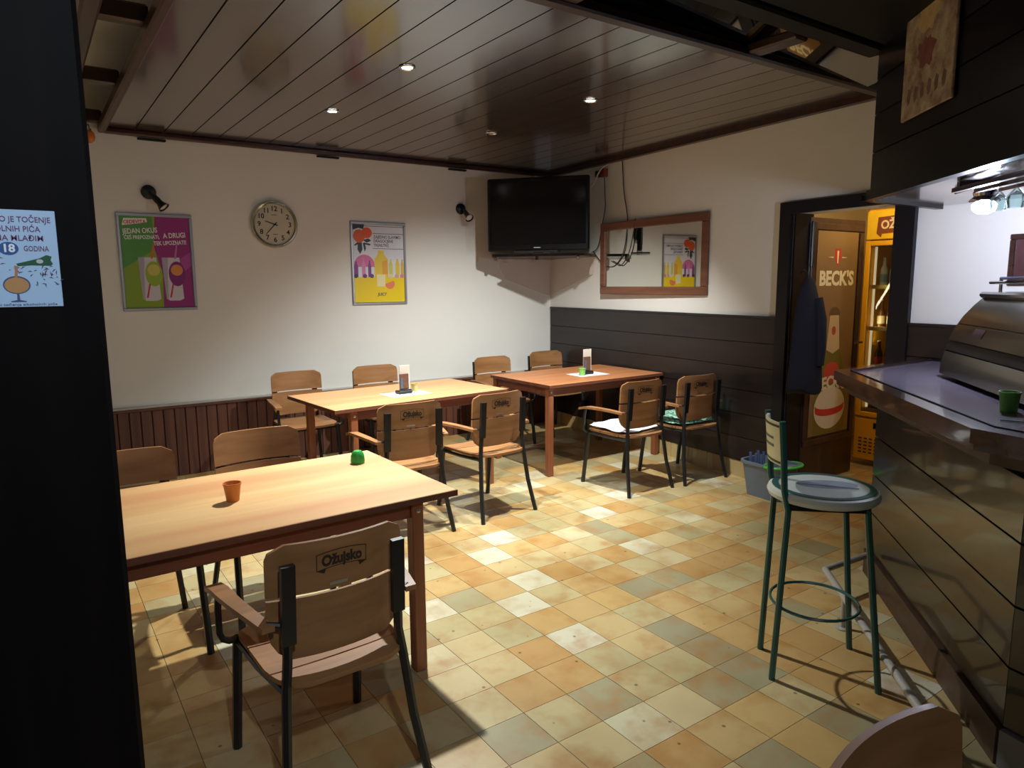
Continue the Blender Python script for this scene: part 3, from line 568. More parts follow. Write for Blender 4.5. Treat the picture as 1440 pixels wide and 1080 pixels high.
# ------------------------------------------------------------------ chairs (front is local +Y)
def make_chair():
    t = thing('armchair', '', 'chair', (0, 0, 0), 0, 'wooden armchairs with black metal frames')
    def hw(y):   # half width of the seat outline
        w_ = 0.215
        if y > 0.17: w_ -= 0.06*(1-math.sqrt(max(0, 1-((y-0.17)/0.07)**2)))
        if y < -0.15: w_ -= 0.085*(1-math.sqrt(max(0, 1-((-0.15-y)/0.0875)**2)))
        if y < -0.10: w_ -= 0.20*(-0.10-y)
        return w_
    zs = lambda x, y: (x, y, 0.442+0.006*(x/0.21)**2-0.25*max(0, y-0.15)**2*4+0.02*max(0, -y-0.05)*1.0)
    for y0, y1 in ((-0.234, -0.132), (-0.124, 0.066), (0.074, 0.236)):
        rows = [(y0+(y1-y0)*i/6, -hw(y0+(y1-y0)*i/6), hw(y0+(y1-y0)*i/6)) for i in range(7)]
        MB().slab(rows, zs, (0, 0, -0.016), 8).build('seat_slat', M_CHAIR, t)
    def bw(z):
        w_ = 0.214
        if z > 0.80: w_ -= 0.05*(1-math.sqrt(max(0, 1-((z-0.80)/0.05)**2)))
        if z < 0.60: w_ -= 0.085*(1-math.sqrt(max(0, 1-((0.60-z)/0.115)**2)))
        return w_
    bp = lambda x, z: (x, -0.178-0.07*(z-0.5)+0.042*(x/0.21)**2, z)
    boards = []
    for z0, z1 in ((0.490, 0.681), (0.692, 0.85)):
        rows = [(z0+(z1-z0)*i/7, -bw(z0+(z1-z0)*i/7), bw(z0+(z1-z0)*i/7)) for i in range(8)]
        boards.append(MB().slab(rows, bp, (0, 0.013, 0), 10).build('back_slat', M_CHAIR, t))
    # printed brand banner on the rear of the upper slat
    def wrap(o):
        for v in o.data.vertices:
            x, z = v.co.x, v.co.y; p = bp(x, z); v.co = (x, p[1]-0.0008-v.co.z, z)
        o.data.update()
    zc = 0.778
    o = text('banner_lettering', 'Ožujsko', 0.046, M_INK, boards[1], 0, zc-0.003, 0, 0.0019, width=0.126, arch=0.008); wrap(o)
    ring = []
    def arcy(x): return 0.010*(1-(x/0.08)**2)
    n = 12; out = [(-0.078+0.156*i/n, zc+0.026+arcy(-0.078+0.156*i/n)) for i in range(n+1)]; low = [(x, y-0.050) for x, y in out]
    b = MB()
    for line in (out, low):
        b.add([(x, y, 0) for x, y in line]+[(x, y-0.0025, 0) for x, y in line], [(i, i+1, n+2+i, n+1+i) for i in range(n)])
    for sx in (-1, 1):
        b.add([(sx*0.0785, zc+0.027, 0), (sx*0.076, zc+0.027, 0), (sx*0.076, zc-0.026, 0), (sx*0.0785, zc-0.026, 0)], [(0, 1, 2, 3)])
        b.add([(sx*0.078, zc-0.024, 0), (sx*0.050, zc-0.020, 0), (sx*0.056, zc-0.034, 0)], [(0, 1, 2)])
    o = b.build('banner_outline', M_INK, boards[1]); wrap(o)
    o = MB().box((-0.012, 0.7075, 0.0006), (0.055, 0.010, 0.0012)).build('rating_plate', M_ALU, boards[1]); wrap(o)
    for s_ in (-1, 1):
        rear = MB(); rear.tube([(s_*0.232, -0.275, 0.0), (s_*0.205, -0.225, 0.22), (s_*0.188, -0.200, 0.42), (s_*0.178, -0.192, 0.50), (s_*0.174, -0.200, 0.62), (s_*0.172, -0.212, 0.80)], 0.0145, 6)
        rear.build('rear_leg', M_BLK, t)
        MB().bar((s_*0.174, -0.202, 0.565), (s_*0.171, -0.217, 0.805), 0.040, 0.020, (0, 1, 0)).build('back_bracket', M_BLK, t)
        MB().tube([(s_*0.222, 0.262, 0.0), (s_*0.212, 0.205, 0.43)], 0.016, 6).build('front_leg', M_BLK, t)
        MB().tube([(s_*0.205, 0.20, 0.425), (s_*0.238, 0.205, 0.424), (s_*0.256, 0.207, 0.434), (s_*0.266, 0.208, 0.46), (s_*0.268, 0.20, 0.54), (s_*0.266, 0.185, 0.615)], 0.0115, 6).build('arm_support', M_BLK, t)
        MB().tube([(s_*0.188, -0.198, 0.415), (s_*0.206, 0.0, 0.412), (s_*0.212, 0.205, 0.415)], 0.012, 6).build('side_rail', M_BLK, t)
        MB().tube([(s_*0.175, -0.196, 0.62), (s_*0.225, -0.17, 0.628)], 0.008, 6).build('arm_bolt', M_BLK, t)
        # bent wooden armrest
        def ap(u, t_, s_=s_):
            y = -0.195+0.43*t_; xo = 0.226+0.044*math.sin(min(1, t_*1.25)*PI/2)
            return (s_*(xo+u), y, 0.630+0.010*math.sin(t_*PI)-0.02*max(0, t_-0.8)*5*0.6)
        rows = [(i/10, -0.026*min(1, 0.7+i*0.04), 0.026*min(1, 0.7+i*0.04)) for i in range(11)]
        MB().slab(rows, ap, (0, 0, -0.017), 4).build('armrest', M_CHAIR, t)
    MB().tube([(-0.212, 0.205, 0.412), (0.212, 0.205, 0.412)], 0.012, 6).build('front_rail', M_BLK, t)
    MB().tube([(-0.198, -0.09, 0.412), (0.198, -0.09, 0.412)], 0.010, 6).build('rear_rail', M_BLK, t)
    return t
chair0 = make_chair()
CH = [(-4.200, -4.185, 2, 'large armchair in the foreground with its back to the camera, at the nearest table'),
      (-2.965, -2.235, -4, 'armchair with its back to the camera, left of two at the middle table'),
      (-2.325, -2.235, 5, 'armchair with its back to the camera, right of two at the middle table'),
      (-1.120, -2.410, 0, 'armchair with a folded white towel on its seat at the corner table'),
      (-0.535, -2.455, -3, 'armchair with a green leaf cushion against the dark panelled wall'),
      (-3.050, -0.540, 180, 'armchair against the back wall below the clock, facing the camera'),
      (-2.330, -0.550, 180, 'armchair against the back wall below the juice poster, facing the camera'),
      (-1.080, -0.590, 180, 'armchair at the left behind the corner table, facing the camera'),
      (-0.310, -0.470, 180, 'armchair in the room corner behind the corner table, below the television'),
      (-3.985, -2.830, 180, 'armchair behind the nearest table with its whole backrest in view'),
      (-4.600, -2.960, 182, 'armchair behind the nearest table, half hidden by the dark pillar'),
      (-3.825, -5.960, 180, 'armchair cut off at the lower right corner, only its curved backrest showing')]
for i, (x, y, a, lb) in enumerate(CH):
    if i == 0: chair0.location = (x, y, 0); chair0.rotation_euler = (0, 0, math.radians(a)); chair0['label'] = lb
    else: dup(chair0, (x, y, 0), math.radians(a), lb)

# towel and cushion
def soft(name, label, cat, loc, rz, w, d, h, m, wav, group=None):
    n = 14
    def outline(t): return w/2*(1-0.10*(abs(2*t-1))**6)
    def surf(x, t, zz):
        y = -d/2+d*t; e = min(1, (1-abs(2*t-1))*6, (1-abs(x)/(w/2+1e-6))*6+0.05)
        return (x*(1+0.03*math.sin(t*7)), y+0.008*math.sin(x*23), zz*max(0.15, e)+wav*math.sin(x*19+t*5)*math.cos(t*9+x*7))
    b = MB(); rows = [(i/n, -outline(i/n), outline(i/n)) for i in range(n+1)]
    vs = []; W_ = n+1
    for t, a_, b_ in rows:
        for i in range(W_): vs.append(surf(a_+(b_-a_)*i/n, t, h))
    lo = []
    for t, a_, b_ in rows:
        for i in range(W_): x = a_+(b_-a_)*i/n; lo.append((x*0.99, -d/2+d*t, 0.012*(x/(w/2))**2))
    o_ = len(vs); fs = []
    for j in range(n):
        for i in range(n):
            q = (j*W_+i, j*W_+i+1, (j+1)*W_+i+1, (j+1)*W_+i); fs += [q, tuple(o_+k_ for k_ in q[::-1])]
    for i in range(n): fs += [(i+1, i, o_+i, o_+i+1), (n*W_+i, n*W_+i+1, o_+n*W_+i+1, o_+n*W_+i), (i*W_, (i+1)*W_, o_+(i+1)*W_, o_+i*W_), ((i+1)*W_+n, i*W_+n, o_+i*W_+n, o_+(i+1)*W_+n)]
    b.add(vs+lo, fs, True); o = b.build(name, m); o.location = loc; o.rotation_euler = (0, 0, rz); return tag(o, label, cat, group)
soft('folded_towel', 'folded white towel lying on an armchair seat', 'towel', (-1.115, -2.37, 0.462), 0.08, 0.40, 0.38, 0.028, mat('white_towel', S(226, 226, 226), 0.95, bump=0.6, ns=60), 0.006)
def leafy():
    m, nt, b = _new('green_leaf_fabric'); N = nt.nodes; L = nt.links; tc = N.new('ShaderNodeTexCoord'); v = N.new('ShaderNodeTexVoronoi'); v.inputs['Scale'].default_value = 22; v.inputs['Randomness'].default_value = 1
    n = N.new('ShaderNodeTexNoise'); n.inputs['Scale'].default_value = 14; n.inputs['Distortion'].default_value = 2.5; L.new(tc.outputs['Object'], n.inputs['Vector']); L.new(n.outputs['Color'], v.inputs['Vector'])
    r = N.new('ShaderNodeValToRGB'); e = r.color_ramp.elements; e[0].color = S(40, 84, 76)+(1,); e[1].color = S(210, 220, 210)+(1,); k = e.new(0.48); k.color = S(96, 150, 116)+(1,); k = e.new(0.58); k.color = S(150, 190, 174)+(1,)
    L.new(n.outputs['Fac'], r.inputs[0]); r.color_ramp.elements[0].position = 0.35; L.new(r.outputs[0], b.inputs['Base Color']); b.inputs['Roughness'].default_value = 0.9; return m
soft('seat_cushion', 'green and white leaf print cushion on an armchair seat', 'cushion', (-0.535, -2.42, 0.462), -0.05, 0.41, 0.40, 0.045, leafy(), 0.002)

# ------------------------------------------------------------------ table things
def cup(name, label, x, y, z, r0, r1, h, m, group='small plain cups', rim=None):
    t = thing(name, label, 'cup', (x, y, z), 0, group)
    MB().lathe([(0.001, 0.0), (r0, 0.0), (r0+(r1-r0)*0.5, h*0.5), (r1*0.985, h*0.90), (r1*1.05, h*0.92), (r1*1.06, h), (r1*0.97, h), (r1*0.9, h*0.85), (r0*0.86, h*0.1), (0.001, h*0.1)], 24).build('cup_wall', m, t)
    return t
cup('plastic_cup', 'small orange brown cup on the nearest table', -4.300, -3.508, 0.7505, 0.024, 0.033, 0.072, mat('orange_plastic', S(196, 112, 40), 0.5))
g = thing('plastic_cup', 'green cup turned upside down on the nearest table', 'cup', (-3.678, -3.25, 0.7505), 0, 'small plain cups')
MB().lathe([(0.032, 0.0), (0.033, 0.012), (0.031, 0.035), (0.026, 0.05), (0.017, 0.059), (0.001, 0.061)], 24).build('cup_wall', mat('green_plastic', S(26, 140, 44), 0.45), g)
def menu(label, x, y, z, rz, cardc, h, picside):
    mt = tag(MB().bbox((0, 0, 0), (0.33, 0.22, 0.0016), 0.0004).build('paper_placemat', mat('white_paper', S(222, 224, 226), 0.8)), label[0], 'placemat', 'paper placemats'); mt.location = (x, y, z+0.001); mt.rotation_euler = (0, 0, rz)
    t = thing('menu_holder', label[1], 'menu holder', (x-0.01, y+0.01, z+0.002), rz, 'menu holders')
    MB().bbox((0, 0, 0.013), (0.115, 0.075, 0.024), 0.006).build('base', M_BLK, t)
    MB().bbox((0, -0.030, 0.028), (0.10, 0.006, 0.012), 0.001).build('base_lip', M_BLK, t)
    c = MB().bbox((0.012, 0.006, 0.024+h/2), (0.088, 0.010, h), 0.002).build('menu_card', mat('cream_card', S(196, 184, 170), 0.7), t)
    MB().bbox((-0.002, -0.010, 0.024+h*0.36), (0.075, 0.014, h*0.62), 0.002).build('leaflet', mat('brown_leaflet', S(96, 66, 50), 0.45, var=0.5, ns=45), t)
    MB().bbox((-0.025, -0.0185, 0.024+h*0.30), (0.018, 0.002, h*0.42), 0.0005).build('leaflet_picture', mat('blue_bottle_print', S(70, 92, 112), 0.45, var=0.5, ns=60), t)
menu(('white paper placemat on the middle table', 'black menu holder with brown leaflet on the middle table'), -2.575, -1.515, 0.7555, 0.05, 0, 0.19, 1)
menu(('white paper placemat on the corner table', 'black menu holder with tall cream card on the corner table'), -0.79, -1.565, 0.7655, -0.05, 0, 0.20, 1)
cup('plastic_cup', 'pale green cup beside the menu holder on the corner table', -0.885, -1.595, 0.7675, 0.026, 0.032, 0.062, mat('pale_green_plastic', S(120, 176, 84), 0.5))
cup('drinking_glass', 'small yellowish cup behind the menu holder on the middle table', -2.47, -1.46, 0.7575, 0.024, 0.028, 0.06, mat('yellowish_glass', S(176, 160, 96), 0.3))

# ------------------------------------------------------------------ bar counter
F0, F1 = Vector((-1.224, -4.402)), Vector((-2.394, -5.484)); bd = (F1-F0).normalized(); bn = Vector((-bd.y, bd.x))
if bn.x > 0: bn = -bn           # outwards, towards the room
F2 = Vector((-2.78, -7.4)); b2 = (F2-F1).normalized(); bn2 = Vector((b2.y, -b2.x)); 
if bn2.x > 0: bn2 = -bn2
bar = thing('bar_counter', 'dark wooden bar counter with plank front at the right', 'bar counter', (F0.x, F0.y, 0))
M_BARF = wood('bar_front_planks', S(36, 27, 22), S(22, 16, 13), 0, 16, 0.3, coat=0.7, coat_rough=0.06)
M_KICK = wood('bar_kick_board', S(84, 62, 46), S(60, 43, 32), 0, 14, 0.45)
M_BARTOP = mat('glossy_bar_top', S(112, 104, 116), 0.22, var=0.25, ns=5, coat=0.4)
M_MOLD = wood('bar_edge_moulding', S(72, 46, 38), S(42, 27, 24), 0, 18, 0.22, coat=0.6)
def strip(a, d, n, L, z0, z1, t0, t1, name, m, l0=0.0, par=None):
    """board along direction d from a, between offsets t0..t1 along n"""
    p = [a+d*l0+n*t0, a+d*L+n*t0, a+d*L+n*t1, a+d*l0+n*t1]
    o = MB().prism([(q.x, q.y) for q in p], z0, z1).build(name, m, None); par = par or bar
    o.parent = par; o.matrix_parent_inverse = par.matrix_basis.inverted(); return o
L1, L2 = (F1-F0).length, (F2-F1).length
ni = -bn; ni2 = -bn2
def poly_part(pts, z0, z1, name, m, par=None):
    o = MB().prism([(q[0], q[1]) for q in pts], z0, z1).build(name, m, None); par = par or bar
    o.parent = par; o.matrix_parent_inverse = par.matrix_basis.inverted(); return o
inner0, inner1 = F0+ni*0.35, F1+ni*0.35+bd*0.0
WY = -4.36
poly_part([F0+ni*0.02, F1+ni*0.02+bd*0.0, F2+ni2*0.02, F2+ni2*0.4, F1+ni*0.42-b2*0.0, (wallx(-4.75)-0.04, -4.75), (wallx(WY)-0.04, WY)], 0.0, 1.03, 'carcass', M_BLACKGAP)
z = 0.135
for i in range(4):
    strip(F0, bd, bn, L1, z+0.004, z+0.204, -0.018, 0.004, 'front_plank', M_BARF); strip(F1, b2, bn2, L2, z+0.004, z+0.204, -0.018, 0.004, 'front_plank', M_BARF); z += 0.208
strip(F0, bd, bn, L1, 0.0, 0.13, -0.018, 0.022, 'kick_board', M_KICK, -0.0); strip(F1, b2, bn2, L2, 0.0, 0.13, -0.018, 0.022, 'kick_board', mat('grey_plinth', S(120, 118, 116), 0.7))
# top: slab, raised edge moulding and cove under it
TF0, TK = Vector((-1.298, -4.184)), Vector((-2.385, -5.307)); td = (TK-TF0).normalized(); tn = Vector((td.y, -td.x)); tn = tn if tn.x < 0 else -tn
def off(t):   # outline of the counter front, t below 0.165 lies inside the edge
    A0, B0 = TF0+tn*(t-0.165), TK+bn2*(t-0.165)
    den = td.x*b2.y-td.y*b2.x; s_ = ((B0.x-A0.x)*b2.y-(B0.y-A0.y)*b2.x)/den; return A0, A0+td*s_, B0+b2*1.9
def ring_poly(t_out, t_in, endy_out, endy_in):
    a0, k0, e0 = off(t_out); a1, k1, e1 = off(t_in); return a0, k0, e0, a1, k1, e1
def end_point(t, yv):   # where the overhang line t meets y = yv
    A0 = TF0+tn*(t-0.165); s_ = (yv-A0.y)/td.y; return A0+td*s_
YE = -4.195
def top_outline(t, y): 
    T = end_point(t, y); _, K, E_ = off(t); return T, K, E_
T, K, E_ = top_outline(0.165, YE)
T1, K1, E1 = top_outline(0.075, YE-0.075)
T = Vector((T.x+0.0, T.y))
bk = [(wallx(-4.72)-0.04, -4.72), (-0.72, -4.85), (-1.75, -5.95), (-2.0, -7.4)]
poly_part([T1, K1, E1, bk[3], bk[2], bk[1], bk[0], (wallx(YE-0.075)-0.04, YE-0.075)], 1.045, 1.092, 'counter_top', M_BARTOP)
def mould(t0, t1, y0, y1, z0, z1, name, m):
    a0, a1, a2 = top_outline(t0, y0); c0, c1, c2 = top_outline(t1, y1)
    w0, w1 = Vector((wallx(y0)-0.04, y0)), Vector((wallx(y1)-0.04, y1))
    poly_part([a0, a1, c1, c0], z0, z1, name, m); poly_part([a1, a2, c2, c1], z0, z1, name, m); poly_part([w0, a0, c0, w1], z0, z1, name, m)
mould(0.165, 0.075, YE, YE-0.075, 1.05, 1.100, 'edge_moulding', M_MOLD)
mould(0.150, 0.060, YE-0.012, YE-0.09, 1.025, 1.049, 'lower_moulding', M_MOLD)
mould(0.090, 0.000, YE-0.06, YE-0.14, 0.975, 1.024, 'cove_moulding', M_KICK)
mould(0.085, 0.078, YE-0.066, YE-0.073, 1.1005, 1.104, 'inlay_strip', M_BLACKGAP)
# foot rail
fr_ = thing('foot_rail', 'grey metal foot rail along the bottom of the bar', 'rail', (-1.72, -4.45, 0))
def pw(mb, name, m, par): o = mb.build(name, m, None); o.parent = par; o.matrix_parent_inverse = par.matrix_basis.inverted(); return o
q1 = Vector((-1.72, -4.45, 0.15)); q2 = Vector((-2.66, -5.41, 0.15)); rd = (q2-q1).normalized()
pw(MB().tube([q1, q2], 0.016, 12), 'rail_tube', M_STEEL, fr_); pw(MB().tube([q1, (-1.36, -4.475, 0.15)], 0.016, 12), 'rail_return', M_STEEL, fr_)
for s_ in (0.32, 1.15):
    p = q1+rd*s_; pw(MB().tube([(p.x, p.y, 0.006), (p.x, p.y, 0.14)], 0.012, 10), 'rail_post', M_STEEL, fr_)
    pw(MB().lathe([(0.001, 0.0005), (0.032, 0.0005), (0.032, 0.006), (0.014, 0.010), (0.001, 0.010)], 16, c=(p.x, p.y, 0)), 'post_flange', M_STEEL, fr_)

# espresso machine on the counter
e0, e1 = Vector((-1.076, -4.624)), Vector((-1.728, -5.184)); ed = (e1-e0).normalized(); en = Vector((ed.y, -ed.x)); en = en if en.x > 0 else -en    # en points inwards (away from the room)
MZ = 1.0925; EL = 1.02
em = thing('espresso_machine', 'curved stainless steel espresso machine standing on the bar', 'coffee machine', M=Matrix(((ed.x, en.x, 0, e0.x), (ed.y, en.y, 0, e0.y), (0, 0, 1, MZ), (0, 0, 0, 1))))
prof = [(0.0, 0.02), (0.005, 0.08), (0.022, 0.16), (0.05, 0.24), (0.09, 0.31), (0.135, 0.365), (0.17, 0.40)]
def back_strip(z0, z1, off_, name, m, x0=0.02, x1=EL-0.02):
    def yz(z):
        for (y_, z_), (y2, z2) in zip(prof, prof[1:]):
            if z_ <= z <= z2: return y_+(y2-y_)*(z-z_)/(z2-z_)
        return prof[-1][0]
    rows = [(z0+(z1-z0)*i/6, x0, x1) for i in range(7)]
    return MB().slab(rows, lambda x, z: (x, yz(z)-off_, z), (0, 0.012, 0), 4).build(name, m, em)
M_SATIN = mat('satin_steel_panel', S(150, 148, 140), 0.22, 1.0, var=0.1, ns=3)
back_strip(0.02, 0.135, 0.004, 'lower_panel', M_SATIN); back_strip(0.14, 0.185, 0.0, 'dark_band', M_BLK); back_strip(0.19, 0.27, 0.006, 'upper_panel', M_SATIN); back_strip(0.274, 0.40, 0.004, 'shoulder_panel', M_SATIN)
back_strip(0.222, 0.262, 0.0085, 'badge', mat('dark_red_badge', S(52, 34, 34), 0.4), 0.28, 0.40)
for sx in (0.0, EL-0.02):
    pts = [(y_, z_) for y_, z_ in prof]+[(0.20, 0.425), (0.50, 0.425), (0.50, 0.02)]
    me = MB(); me.prism([(p_[0], p_[1]) for p_ in pts], 0, 0.02); m_ = me.mesh('side_panel'); m_.transform(Matrix(((0, 0, 1, sx), (1, 0, 0, 0), (0, 1, 0, 0), (0, 0, 0, 1)))); m_.materials.append(M_BLK); link('side_panel', m_, em)
MB().bbox((EL/2, 0.34, 0.20), (EL-0.05, 0.26, 0.36), 0.01).build('body', M_BLK, em)
MB().bbox((EL/2, 0.33, 0.415), (EL, 0.36, 0.03), 0.01).build('cup_tray', M_CHROME, em)
MB().tube([(0.05, 0.18, 0.475), (EL-0.02, 0.18, 0.475)], 0.008, 8).build('tray_rail', M_CHROME, em)
MB().bbox((EL/2+0.1, 0.33, 0.495), (EL-0.2, 0.34, 0.014), 0.004).build('top_tray', mat('dark_glass_tray', S(40, 44, 60), 0.15), em)
for q in ((0.1, 0.2), (0.9, 0.2), (0.1, 0.46), (0.9, 0.46)): MB().tube([(q[0]+0.02, q[1], 0.43), (q[0]+0.02, q[1], 0.49)], 0.008, 8).build('tray_post', M_CHROME, em)
for q in ((0.06, 0.08), (0.95, 0.08), (0.06, 0.44), (0.95, 0.44)): MB().lathe([(0.001, 0), (0.022, 0), (0.022, 0.022), (0.001, 0.022)], 12, c=(q[0], q[1], 0)).build('foot', M_BLK, em)
gp = e0+ed*0.93-en*0.20
cup('plastic_cup', 'green cup with yellow inside on the bar in front of the coffee machine', -1.905, -5.24, 1.0925, 0.028, 0.034, 0.075, mat('bright_green_plastic', S(104, 176, 70), 0.45))
st = tag(MB().tube([(-2.135, -5.30, 1.0965), (-2.10, -5.42, 1.0965)], 0.003, 8).build('drinking_straw', mat('pale_green_straw', S(170, 214, 190), 0.4)), 'pale green straw lying on the bar top', 'straw')

# ------------------------------------------------------------------ canopy over the bar
C0, C1 = Vector((-1.16, -4.25)), Vector((-2.80, -6.135)); cdv = (C1-C0).normalized(); cn = Vector((cdv.y, -cdv.x)); cn = cn if cn.x < 0 else -cn
cp = thing('bar_canopy', 'dark plank canopy hanging over the bar at the upper right', 'canopy', (C0.x, C0.y, 2.0))
CL = (C1-C0).length
bk0, bk1 = Vector((wallx(-4.25)-0.03, -4.25)), Vector((wallx(-7.0)-0.03, -7.0))
und = poly_part([C0+Vector((0, 0)), C1, Vector((-2.8, -7.0)), bk1, bk0], 2.02, 2.05, 'underside', M_CEIL, cp)
zs_ = [2.03, 2.245, 2.435, 2.61, 2.79, 2.97]
for i in range(5):
    strip(C0, cdv, cn, CL, zs_[i]+0.003, zs_[i+1]-0.003, -0.02, 0.0, 'fascia_plank', M_FASCIA, 0, cp)
strip(C0, cdv, cn, CL, 2.05, 3.0, -0.05, -0.022, 'fascia_backing', M_BLACKGAP, 0.02, cp)
for i in range(5):
    poly_part([C0+Vector((0.01, 0)), (bk0.x, -4.25), (bk0.x, -4.27), C0+Vector((0.01, -0.02))], zs_[i]+0.003, zs_[i+1]-0.003, 'end_plank', M_FASCIA, cp)
strip(C0, cdv, cn, CL, 2.0, 2.035, -0.02, 0.03, 'lower_moulding', M_FASCIA, -0.02, cp); strip(C0, cdv, cn, CL, 2.03, 2.055, 0.0, 0.016, 'lower_moulding', M_FASCIA, -0.01, cp)
poly_part([C0+Vector((-0.03, 0.03)), (bk0.x, -4.22), (bk0.x, -4.26), C0+Vector((-0.01, -0.01))], 2.0, 2.03, 'lower_moulding', M_FASCIA, cp)
# old picture on the fascia
po = C0+cdv*0.60+cn*0.004
def oldpaper():
    m, nt, b = _new('stained_parchment'); N = nt.nodes; L = nt.links; tc = N.new('ShaderNodeTexCoord')
    n = N.new('ShaderNodeTexNoise'); n.inputs['Scale'].default_value = 11; n.inputs['Detail'].default_value = 9; n.inputs['Roughness'].default_value = 0.7; L.new(tc.outputs['Object'], n.inputs['Vector'])
    r = N.new('ShaderNodeValToRGB'); e = r.color_ramp.elements; e[0].position = 0.30; e[0].color = S(96, 56, 54)+(1,); e[1].position = 0.68; e[1].color = S(190, 176, 146)+(1,); k_ = e.new(0.46); k_.color = S(150, 128, 106)+(1,)
    L.new(n.outputs['Fac'], r.inputs[0]); L.new(r.outputs[0], b.inputs['Base Color']); b.inputs['Roughness'].default_value = 0.7; return m
pp = thing('old_picture', 'worn parchment style picture hanging on the bar canopy', 'picture', M=frame((po.x, po.y, 2.655), (cdv.x, cdv.y, 0), (0, 0, 1)))
if (pp.matrix_world.to_3x3() @ Vector((0, 0, 1))).dot(Vector((cn.x, cn.y, 0))) < 0: pp.matrix_world = frame((po.x, po.y, 2.655), (-cdv.x, -cdv.y, 0), (0, 0, 1))
MB().bbox((0, 0, 0.008), (0.47, 0.67, 0.014), 0.004).build('board', oldpaper(), pp)
random.seed(11)
def blot(cx, cy, rx, ry, n=22): return [(cx+rx*math.cos(2*PI*i/n)*random.uniform(0.6, 1.1), cy+ry*math.sin(2*PI*i/n)*random.uniform(0.6, 1.1)) for i in range(n)]
flat('faded_motif', blot(-0.02, -0.08, 0.10, 0.07), 0.0156, mat('faded_red_print', S(122, 74, 66), 0.7, var=0.5, ns=30), pp)
flat('faded_motif', blot(-0.02, 0.08, 0.11, 0.09), 0.0156, mat('faded_cream_print', S(190, 164, 116), 0.7, var=0.25, ns=30), pp)
flat('faded_motif', blot(0.14, 0.22, 0.085, 0.10), 0.0156, mat('faded_maroon_print', S(108, 66, 62), 0.7, var=0.5, ns=30), pp)
for i in range(6):
    u0 = -0.18+i*0.065; flat('faded_motif', [(u0, -0.24), (u0+0.012, -0.20), (u0+0.04, -0.215), (u0+0.034, -0.265), (u0+0.012, -0.275)], 0.0156, mat('faded_brown_print', S(112, 88, 74), 0.7, var=0.5, ns=30), pp)
# lamp under the canopy
lx, ly = -1.16, -4.80
bl_ = thing('bar_lamp', 'bright round lamp under the bar canopy', 'lamp', (lx, ly, 2.02))
MB().bbox((0, 0, -0.012), (0.30, 0.16, 0.022), 0.004, 0.75).build('mounting_board', M_MOLD, bl_)
MB().lathe([(0.001, -0.022), (0.045, -0.024), (0.05, -0.036), (0.045, -0.05), (0.06, -0.064), (0.066, -0.074), (0.06, -0.078), (0.03, -0.07), (0.001, -0.07)], 24).build('housing', M_CHROME, bl_)
MB().lathe([(0.001, -0.072), (0.035, -0.073), (0.052, -0.090), (0.047, -0.114), (0.024, -0.130), (0.001, -0.133)], 20).build('bulb', mat('lit_cool_bulb', (0.86, 0.9, 1.0), 0.5, emit=22.0, var=0), bl_)
L = bpy.data.lights.new('bar_light', 'POINT'); L.energy = BAR_LAMP_W; L.color = BAR_COL; L.shadow_soft_size = 0.045
lo = bpy.data.objects.new('bar_light', L); COL.objects.link(lo); lo.parent = bl_; lo.location = (0, 0, -0.17)
# hanging glass rack with stemmed glasses
gr = thing('glass_rack', 'dark wooden rack under the canopy holding upturned glasses', 'rack', (-1.35, -4.80, 2.02))
rp = Vector((-1.50, -4.98))
for k_ in (-0.05, 0.05, 0.15): pw(MB().bar((rp.x-cdv.x*0.25+cn.x*-k_, rp.y-cdv.y*0.25+cn.y*-k_, 1.985), (rp.x+cdv.x*0.6+cn.x*-k_, rp.y+cdv.y*0.6+cn.y*-k_, 1.985), 0.025, 0.02), 'rack_rail', M_MOLD, gr)
for s_ in (-0.2, 0.5): pw(MB().bar((rp.x+cdv.x*s_+cn.x*0.06, rp.y+cdv.y*s_+cn.y*0.06, 2.007), (rp.x+cdv.x*s_-cn.x*0.17, rp.y+cdv.y*s_-cn.y*0.17, 2.007), 0.025, 0.024), 'rack_bracket', M_MOLD, gr)
gl = glass('drinking_glass_clear', (0.86, 0.94, 0.94))
pos_w = ['nearest the lamp', 'second from the lamp', 'third from the lamp']
for i, s_ in enumerate((0.02, 0.14, 0.26)):
    p = rp+cdv*s_
    o = tag(MB().lathe([(0.030, 0.0), (0.031, -0.002), (0.006, -0.006), (0.0035, -0.012), (0.0035, -0.05), (0.012, -0.058), (0.030, -0.080), (0.033, -0.105), (0.028, -0.13), (0.0265, -0.13), (0.031, -0.105), (0.028, -0.082), (0.001, -0.062)], 20).build('stemmed_glass', gl), 'upturned stemmed glass hanging in the rack, '+pos_w[i], 'glass', 'glasses hanging under the canopy')
    o.location = (p.x, p.y, 1.9985); 

# framed picture on the right wall behind the bar
pr = thing('framed_picture', 'dark reddish picture on the wall behind the bar', 'picture', M=frame(onB(-4.80, 1.69, 0.001), uB, (0, 0, 1)))
for c, d in (((0, 0.125, 0.01), (0.34, 0.03, 0.02)), ((0, -0.125, 0.01), (0.34, 0.03, 0.02)), ((-0.155, 0, 0.01), (0.03, 0.219, 0.02)), ((0.155, 0, 0.01), (0.03, 0.219, 0.02))): MB().bbox(c, d, 0.004).build('frame_rail', M_MOLD, pr)
MB().box((0, 0, 0.006), (0.285, 0.225, 0.004)).build('print_sheet', mat('dark_red_print', S(74, 40, 40), 0.4, var=0.6, ns=14), pr)

